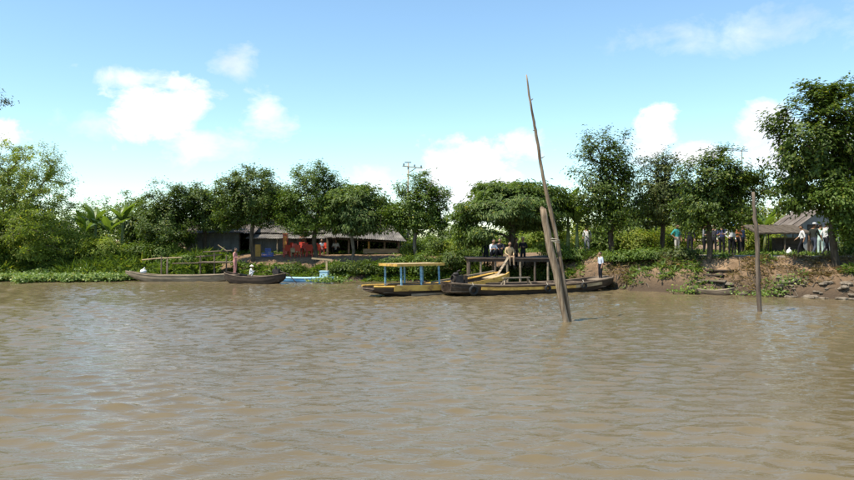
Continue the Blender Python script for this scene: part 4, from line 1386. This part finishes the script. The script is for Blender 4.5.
MB().box((0.1, 0, .17), (.16, .5, .03)).build('thwart', WOOD_GREY, sk)

# ------------------------------------------------------------------ chairs and tables under the broad dark tree
def chair(x, y, rz, lab, group):
    o = empty('plastic_chair', (x, y, H(x, y)), rz, lab, 'chair', group)
    o.scale = (.95, .95, .95)
    for n_, me in CH: put(n_, me, None, o)
    return o
def chair_parts():
    out = []
    m = MB().box((0, 0, .44), (.42, .42, .035)); out.append(('seat', m.mesh('seat')))
    m = MB().box((0, -.2, .66), (.42, .03, .42), (R(8), 0, 0)); out.append(('backrest', m.mesh('backrest')))
    for sx in (-1, 1):
        for sy in (-1, 1):
            out.append(('leg', MB().beam((sx * .18, sy * .17, .43), (sx * .22, sy * .21, 0), .05, .05).mesh('leg')))
        out.append(('armrest', MB().box((sx * .22, .0, .64), (.05, .4, .03)).box((sx * .22, .17, .54), (.04, .04, .2)).mesh('armrest')))
    for _, me in out: me.materials.append(RED)
    return out
CH = chair_parts()
cr = random.Random(12)
for i, (px, Yd, rz_) in enumerate([(287, 50.4, .4), (293, 51.2, 2.8), (299, 50.1, -.3), (305, 51.4, 3.3), (309, 50.2, .2), (314, 51.0, 1.4), (320, 50.4, -.5), (324, 51.4, 2.5), (289, 52.0, 1.2), (301, 52.2, 3.0)]):
    chair(PX(px, Yd), Yd, rz_, 'red plastic armchair on the bare earth under the broad dark tree', 'red chairs under the broad tree')
for k, (px, Yd, lab) in enumerate([(296, 50.6, 'low ochre wooden table among the red chairs'), (312, 50.6, 'low red topped table among the red chairs')]):
    t = empty('low_table', (PX(px, Yd), Yd, H(PX(px, Yd), Yd)), .1, lab, 'table')
    MB().box((0, 0, .55), (.75, .6, .04)).build('table_top', WOOD_TAN if k == 0 else RED, t)
    for sx in (-1, 1):
        for sy in (-1, 1):
            MB().box((sx * .31, sy * .24, .265), (.05, .05, .53)).build('leg', WOOD_TAN if k == 0 else RED, t)
    if k == 0:
        MB().box((0, -.26, .4), (.56, .03, .26)).build('front_panel', WOOD_TAN, t)
# red stall panel, ochre post, blue drum
x, y = PX(285.5, 51.6), 51.6
sp = empty('red_stand', (x, y, H(x, y)), 0, 'narrow upright red drinks stand beside the red chairs', 'stand')
MB().box((0, 0, .75), (.3, .4, 1.4)).build('cabinet', RED, sp); MB().box((0, -.21, .9), (.22, .03, .8)).build('door', ORANGE, sp); MB().box((0, 0, 1.48), (.36, .46, .06)).build('top', RED, sp)
x, y = PX(258, 50.8), 50.8
op_ = empty('ochre_board', (x, y, H(x, y)), 0, 'upright ochre painted board beside the blue crates', 'board')
MB().box((0, 0, .42), (.36, .06, .82)).build('panel', POSTY, op_)
for sx in (-1, 1): MB().box((sx * .2, .02, .4), (.05, .07, .86)).build('post', WOOD_MID, op_)
for k, (px, zz) in enumerate([(265, 0), (270.5, 0), (268, .3)]):
    x, y = PX(px, 50.8), 50.8
    c = empty('blue_crate', (x, y, H(x, y) + zz), .1 * k, ['blue plastic crate next to the ochre board', 'blue plastic crate next to the red stand side', 'blue plastic crate stacked on top of two others'][k], 'crate')
    MB().box((0, 0, .02), (.33, .28, .03)).build('bottom', BLUEP, c)
    for (cx_, cy_, w_2, d_2) in ((0, .14, .36, .02), (0, -.14, .36, .02), (.17, 0, .02, .26), (-.17, 0, .02, .26)):
        for zz2 in (.08, .17, .25):
            MB().box((cx_, cy_, zz2), (w_2, d_2, .06)).build('slat', BLUEP, c)
    for sx in (-1, 1):
        for sy in (-1, 1):
            MB().box((sx * .18, sy * .15, .145), (.03, .03, .27)).build('corner', BLUEP, c)


# ------------------------------------------------------------------ people
SKIN = noise_mat('skin', (.26, .145, .085), (.33, .19, .115), 12, .55, .05)
HAIR = noise_mat('hair', (.012, .010, .009), (.03, .026, .022), 20, .5, .3)
EYE = noise_mat('eye', (.02, .015, .012), (.03, .02, .015), 5, .2, 0)
CLOTH = {}
def cloth(c):
    if c not in CLOTH:
        CLOTH[c] = noise_mat('cloth_%d' % len(CLOTH), tuple(v * .8 for v in c), tuple(min(v * 1.12, .85) for v in c), 7, .9, .5, spec=.15)
    return CLOTH[c]
WHITE_C, BLACK_C, TAN_C, PINK_C, TEAL_C, BLUE_C, GREY_C, REDC, PALE_C, KHAKI = (.72, .72, .72), (.018, .018, .022), (.50, .36, .20), (.52, .25, .22), (.05, .30, .28), (.10, .20, .42), (.22, .23, .25), (.45, .05, .04), (.50, .55, .62), (.33, .30, .21)

def pose_joints(pose, lean=0.0):
    J = {'pel': (0, 0, .88), 'spi': (0, 0, 1.05), 'che': (0, 0, 1.25), 'nec': (0, .01, 1.385), 'hd': (0, .025, 1.45)}
    for s, n in ((-1, 'l'), (1, 'r')):
        J.update({'sh' + n: (s * .165, 0, 1.31), 'el' + n: (s * .225, -.02, 1.05), 'wr' + n: (s * .23, .07, .83), 'ha' + n: (s * .225, .10, .755),
                  'hi' + n: (s * .085, 0, .83), 'kn' + n: (s * .095, .02, .46), 'an' + n: (s * .1, -.02, .07), 'to' + n: (s * .115, .13, .035)})
    if pose == 'walk':
        J.update(knl=(-.09, .17, .47), anl=(-.09, .22, .07), tol=(-.1, .37, .05), knr=(.09, -.03, .45), anr=(.1, -.28, .13), tor=(.11, -.16, .035),
                 ell=(-.22, -.10, 1.06), wrl=(-.22, -.05, .84), hal=(-.22, -.02, .77), elr=(.22, .08, 1.06), wrr=(.21, .25, .9), har=(.2, .31, .87))
    if pose == 'hold':      # both hands before the chest
        J.update(ell=(-.24, .03, 1.06), wrl=(-.13, .24, 1.10), hal=(-.08, .30, 1.13), elr=(.24, .03, 1.06), wrr=(.13, .24, 1.08), har=(.08, .30, 1.11))
    if pose == 'hip':
        J.update(elr=(.34, -.06, 1.08), wrr=(.2, .03, .93), har=(.15, .08, .9))
    if pose in ('sit', 'squat'):
        dz = -.75 if pose == 'sit' else -.62
        for k in list(J):
            if k[:2] in ('pe', 'sp', 'ch', 'ne', 'hd', 'sh', 'el', 'wr', 'ha', 'hi'):
                x, y, z = J[k]; J[k] = (x, y + max(0, (z - .9)) * .22, z + dz)
        for s, n in ((-1, 'l'), (1, 'r')):
            if pose == 'sit': J.update({'kn' + n: (s * .17, .36, .40), 'an' + n: (s * .14, .50, .07), 'to' + n: (s * .15, .64, .035)})
            else: J.update({'kn' + n: (s * .16, .33, .50), 'an' + n: (s * .13, .12, .08), 'to' + n: (s * .14, .28, .035)})
            J.update({'el' + n: (s * .25, .20, J['el' + n][2] + .02), 'wr' + n: (s * .16, .38, .52), 'ha' + n: (s * .12, .45, .50)})
    if pose == 'sit_edge':
        for k in list(J):
            if k[:2] in ('kn', 'an', 'to'): continue
            x, y, z = J[k]; J[k] = (x, y + max(0, z - .9) * .12, z - .80)
        for s, n in ((-1, 'l'), (1, 'r')):
            J.update({'kn' + n: (s * .11, .40, .09), 'an' + n: (s * .11, .42, -.33), 'to' + n: (s * .12, .55, -.38), 'wr' + n: (s * .15, .26, .16), 'ha' + n: (s * .13, .33, .14), 'el' + n: (s * .24, .08, .28)})
    return J

RAD = {'pel': .125, 'spi': .115, 'che': .135, 'nec': .055, 'hd': .05, 'sh': .068, 'el': .043, 'wr': .03, 'ha': .036, 'hi': .09, 'kn': .058, 'an': .04, 'to': .038}
BONES = [('pel', 'spi'), ('spi', 'che'), ('che', 'nec'), ('nec', 'hd')]
for n_ in 'lr':
    BONES += [('che', 'sh' + n_), ('sh' + n_, 'el' + n_), ('el' + n_, 'wr' + n_), ('wr' + n_, 'ha' + n_), ('pel', 'hi' + n_), ('hi' + n_, 'kn' + n_), ('kn' + n_, 'an' + n_), ('an' + n_, 'to' + n_)]

def person(label, loc, face, pose, shirt, trousers, hat=None, hatc=None, sleeve=.6, group=None, long_hair=False, s=1.0, bag=None):
    """face: direction looked at, radians clockwise from +Y"""
    o = empty('person', loc, -face, label, 'person', group)
    J = {k: Vector(v) * s for k, v in pose_joints(pose).items()}
    keys = list(J)
    me = bpy.data.meshes.new('skel')
    me.from_pydata([J[k] for k in keys], [(keys.index(a), keys.index(b)) for a, b in BONES], [])
    tmp = bpy.data.objects.new('skel', me); COL.objects.link(tmp)
    sk = tmp.modifiers.new('skin', 'SKIN'); sk.use_smooth_shade = True
    lay = me.skin_vertices[0].data
    for i, k in enumerate(keys):
        r = RAD[k if k in RAD else k[:2]] * 1.08 * s
        lay[i].radius = (r, r * (.72 if k in ('che', 'spi', 'pel') else 1))
        lay[i].use_root = (k == 'pel')
    ss = tmp.modifiers.new('sub', 'SUBSURF'); ss.levels = ss.render_levels = 1
    dg = bpy.context.evaluated_depsgraph_get()
    ev = tmp.evaluated_get(dg).to_mesh()
    V = [v.co.copy() for v in ev.vertices]; Fs = [tuple(p.vertices) for p in ev.polygons]
    tmp.evaluated_get(dg).to_mesh_clear()
    bpy.data.objects.remove(tmp); bpy.data.meshes.remove(me)
    m = MB(); m.add(V, Fs); nb_ = len(Fs)
    # head with nose, brow, jaw and ears
    hc = J['hd'] + Vector((0, .012, .095)) * s
    def hf(q):
        if q.z < -.02 * s: q.x *= 1 - .9 * min(.28, (-q.z - .02 * s) * 3); q.y *= .96
        if q.y > .07 * s and abs(q.x) < .03 * s and -.035 * s < q.z < .03 * s: q.y += .022 * s
        return q
    m.sphere(hc, (.076 * s, .095 * s, .115 * s), 14, 11, hf)
    for e in (-1, 1):
        m.sphere(hc + Vector((e * .078, -.005, -.005)) * s, (.014 * s, .028 * s, .036 * s), 6, 5)
    m.tube([hc + Vector((-.025, .088, -.052)) * s, hc + Vector((.025, .088, -.052)) * s], .009 * s, 5)
    nh = len(m.f)
    # hands: five unequal bent fingers on each palm
    for n_, e in (('l', -1), ('r', 1)):
        w, h = J['wr' + n_], J['ha' + n_]
        d = (h - w).normalized()
        sd_ = d.cross(Vector((0, 1, 0.3)))
        sd_ = sd_.normalized() if sd_.length > .1 else Vector((1, 0, 0))
        cu = d.cross(sd_).normalized()
        for q, ln in enumerate((.062, .075, .08, .07)):
            a = h + sd_ * (q - 1.5) * .019 * s - d * .005
            m.tube([a, a + d * ln * .5 * s, a + d * ln * .85 * s + cu * .02 * s], [.0095 * s, .009 * s, .0065 * s], 5)
        a = w + d * .03 * s + sd_ * -.03 * s
        m.tube([a, a + d * .035 * s - sd_ * .028 * s, a + d * .07 * s - sd_ * .03 * s], [.011 * s, .0105 * s, .008 * s], 5)
    body_me = bpy.data.meshes.new('body'); body_me.from_pydata(m.v, [], m.f)
    for mt in (SKIN, cloth(shirt), cloth(trousers), HAIR): body_me.materials.append(mt)
    idx = []
    for fi, f in enumerate(m.f):
        if fi >= nb_: idx.append(0); continue
        c = sum((Vector(m.v[i]) for i in f), Vector()) / len(f)
        best, bd_, bt = None, 1e9, 0
        for a, b in BONES:
            A_, B_ = J[a], J[b]; ab = B_ - A_
            t = max(0, min(1, (c - A_).dot(ab) / ab.length_squared))
            dd = (c - (A_ + ab * t)).length - RAD[a if a in RAD else a[:2]] * .5 * s
            if dd < bd_: best, bd_, bt = (a, b), dd, t
        a = best[0][:2]; b = best[1][:2]
        if b in ('hd',) or (b == 'ne' and bt > .75): k = 0
        elif best == ('pel', 'spi'): k = 1 if bt > .3 else 2
        elif b in ('sp', 'ch', 'ne', 'sh'): k = 1
        elif b == 'el': k = 1 if sleeve > bt * .5 else 0
        elif b == 'wr': k = 1 if sleeve > .5 + bt * .5 else 0
        elif b == 'ha': k = 0
        elif b == 'to': k = 3
        else: k = 2
        idx.append(k)
    body_me.polygons.foreach_set('material_index', idx)
    body_me.polygons.foreach_set('use_smooth', [True] * len(idx))
    body_me.update()
    put('body', body_me, None, o)
    for e in (-1, 1):
        MB().sphere(hc + Vector((e * .03, .086, .012)) * s, (.011 * s, .006 * s, .008 * s), 6, 4).build('eye', EYE, o)
    def hairf(q):
        if q.y > .03 * s and q.z < .045 * s: q *= .9; q.z = max(q.z, .045 * s)
        if q.z < -.05 * s and not long_hair: q.z = -.05 * s
        if long_hair and q.z < 0: q.z *= 2.1
        return q
    MB().sphere(hc + Vector((0, -.012, .012)) * s, (.084 * s, .098 * s, .115 * s), 12, 9, hairf).build('hair', HAIR, o, True)
    top = hc + Vector((0, 0, .10)) * s
    if hat == 'cone':
        h_ = MB().tube([top + Vector((0, 0, -.075)) * s, top + Vector((0, 0, -.07)) * s, top + Vector((0, 0, .1)) * s], [.21 * s, .215 * s, .01 * s], 16).build('conical_hat', cloth(hatc), o)
    elif hat == 'cap':
        MB().sphere(top + Vector((0, 0, -.03)) * s, (.095 * s, .108 * s, .07 * s), 12, 6).build('cap', cloth(hatc), o, True)
        MB().box(top + Vector((0, .13, -.035)) * s, (.13 * s, .11 * s, .012 * s)).build('cap_peak', cloth(hatc), o)
    elif hat == 'brim':
        h_ = MB().tube([top + Vector((0, 0, -.045)) * s, top + Vector((0, 0, -.03)) * s], [.17 * s, .165 * s], 16).build('hat_brim', cloth(hatc), o)
        MB().tube([top + Vector((0, 0, -.03)) * s, top + Vector((0, 0, .04)) * s, top + Vector((0, 0, .055)) * s], [.098 * s, .088 * s, .03 * s], 12).build('hat_crown', cloth(hatc), o)
    if bag:
        c = J['che'] + Vector((0, -.17, -.05)) * s
        MB().sphere(c, (.14 * s, .09 * s, .2 * s), 10, 7).build('backpack', cloth(bag), o, True)
    return o

def on_ground(px, Yd, z=None):
    x = PX(px, Yd); return (x, Yd, (H(x, Yd) if z is None else z))

PZ = PATH_Z + .0
GW = 'people waiting on the path'
# group waiting on the bank
def pathz(px, Yd):
    x = PX(px, Yd); d = Yd - float(shore(x)); return (x, Yd, PATH_Z if 3.9 <= d <= 5.5 else H(x, Yd) + .005)
person('person in teal shirt and pale trousers standing apart on the path', pathz(677, 40.5), R(160), 'hip', TEAL_C, (.5, .46, .40), sleeve=.5)
person('person all in black standing beside the teal shirt', pathz(690, 40.0), R(200), 'stand', BLACK_C, BLACK_C, sleeve=1)
person('person in grey shirt half hidden behind the bank tree trunk', pathz(704, 40.6), R(120), 'hold', GREY_C, BLACK_C, sleeve=.5)
person('person in dark clothes standing in the shade behind the bank tree', pathz(714, 40.2), R(220), 'stand', (.05, .05, .06), BLACK_C, sleeve=1)
person('person with red cap and navy shirt holding something', pathz(722, 39.6), R(210), 'hold', (.04, .05, .12), BLACK_C, 'cap', REDC)
person('person under blue conical hat in a white shirt', pathz(731, 39.4), R(170), 'hip', WHITE_C, BLACK_C, 'cone', (.12, .30, .62), sleeve=1)
person('person in orange brown shirt beside the blue conical hat', pathz(737, 39.8), R(185), 'hold', (.42, .16, .06), BLACK_C, 'brim', (.45, .45, .45))
person('person in dark blue shirt behind the orange brown shirt', pathz(742, 41.2), R(150), 'stand', (.06, .08, .16), BLACK_C)
# three walkers near the hut
person('walker in white shirt bending forward by the dark awning', pathz(802, 37.8), R(-75), 'walk', WHITE_C, BLACK_C, s=.93)
person('walker in black with pale cap between two white shirts', pathz(814, 37.4), R(60), 'walk', (.03, .035, .03), (.06, .07, .10), 'cap', (.6, .6, .6), sleeve=.6)
person('walker in white shirt with brown hair nearest the low leafy tree', pathz(826, 37.0), R(80), 'walk', WHITE_C, BLACK_C, s=1.02)
person('person in pale mint top behind the black clad walker', pathz(820.5, 38.6), R(20), 'stand', (.42, .60, .55), (.45, .58, .54))
sb_ = empty('white_sack', pathz(789, 38.6), .4, 'white cloth sack on the ground under the awning', 'sack')
MB().sphere((0, 0, .14), (.15, .14, .16), 10, 7, lambda q: q * (1 + .12 * math.sin(q.x * 25 + q.z * 12))).build('bag', WHITEP, sb_, True)
MB().tube([(0, 0, .28), (.02, 0, .33), (.05, 0, .38)], [.05, .025, .045], 7).build('tied_neck', WHITEP, sb_)
# landing stage
LZ = DZ + .03
person('person in white shirt sitting on the landing stage', on_ground(492, 39.2, LZ), R(150), 'squat', WHITE_C, BLACK_C, s=.95)
person('person in tan shirt sitting on the landing stage edge', on_ground(509, 38.62, LZ), R(165), 'sit_edge', TAN_C, (.28, .20, .13), sleeve=1)
person('person in dark shirt squatting between white and tan shirts', on_ground(500, 39.6, LZ), R(190), 'squat', (.03, .03, .04), BLACK_C, sleeve=1)
person('person in black with straw hat standing behind the tan shirt', on_ground(523, 41.6, 1.0), R(200), 'hold', BLACK_C, BLACK_C, 'brim', TAN_C, sleeve=1)
person('person in brown shirt under the umbrella tree trunk', on_ground(516, 41.9, .98), R(120), 'stand', (.12, .07, .045), BLACK_C, sleeve=.6)
person('person in dark jacket standing at the left of the landing stage', on_ground(486, 42.4, .9), R(170), 'stand', (.02, .025, .03), BLACK_C, sleeve=1)
# man on the barge stern, person up the bank behind him
x, y = PX(600.5, 37.2), 37.2
person('person in pale shirt standing at the cargo boat stern', (x, y, .45), R(250), 'stand', PALE_C, BLACK_C, s=.88)
person('person in white top among the leaves behind the banana plants', on_ground(587, 43.5), R(200), 'stand', WHITE_C, GREY_C)
# left boats
person('person in pink clothes standing in the dark sampan', (PX(235, 43.15), 43.15, .50), R(100), 'hold', PINK_C, PINK_C, s=.93, sleeve=1)
person('person in white shirt and pale hat crouching in the dark sampan', (PX(250, 42.6), 42.6, .395), R(70), 'squat', WHITE_C, WHITE_C, 'cone', (.62, .58, .5), s=.62, sleeve=1)
# customers by the chairs and inside the open shed
person('person in white shirt sitting inside the dark open shed', on_ground(336, 51.9), R(180), 'squat', WHITE_C, BLACK_C)
person('person in pale blue shirt sitting behind the red chairs', on_ground(323, 52.6), R(200), 'squat', (.35, .42, .5), GREY_C)
person('person in brown shirt standing at the red chairs', on_ground(303, 52.9), R(170), 'hip', (.3, .14, .09), BLACK_C, s=.9)
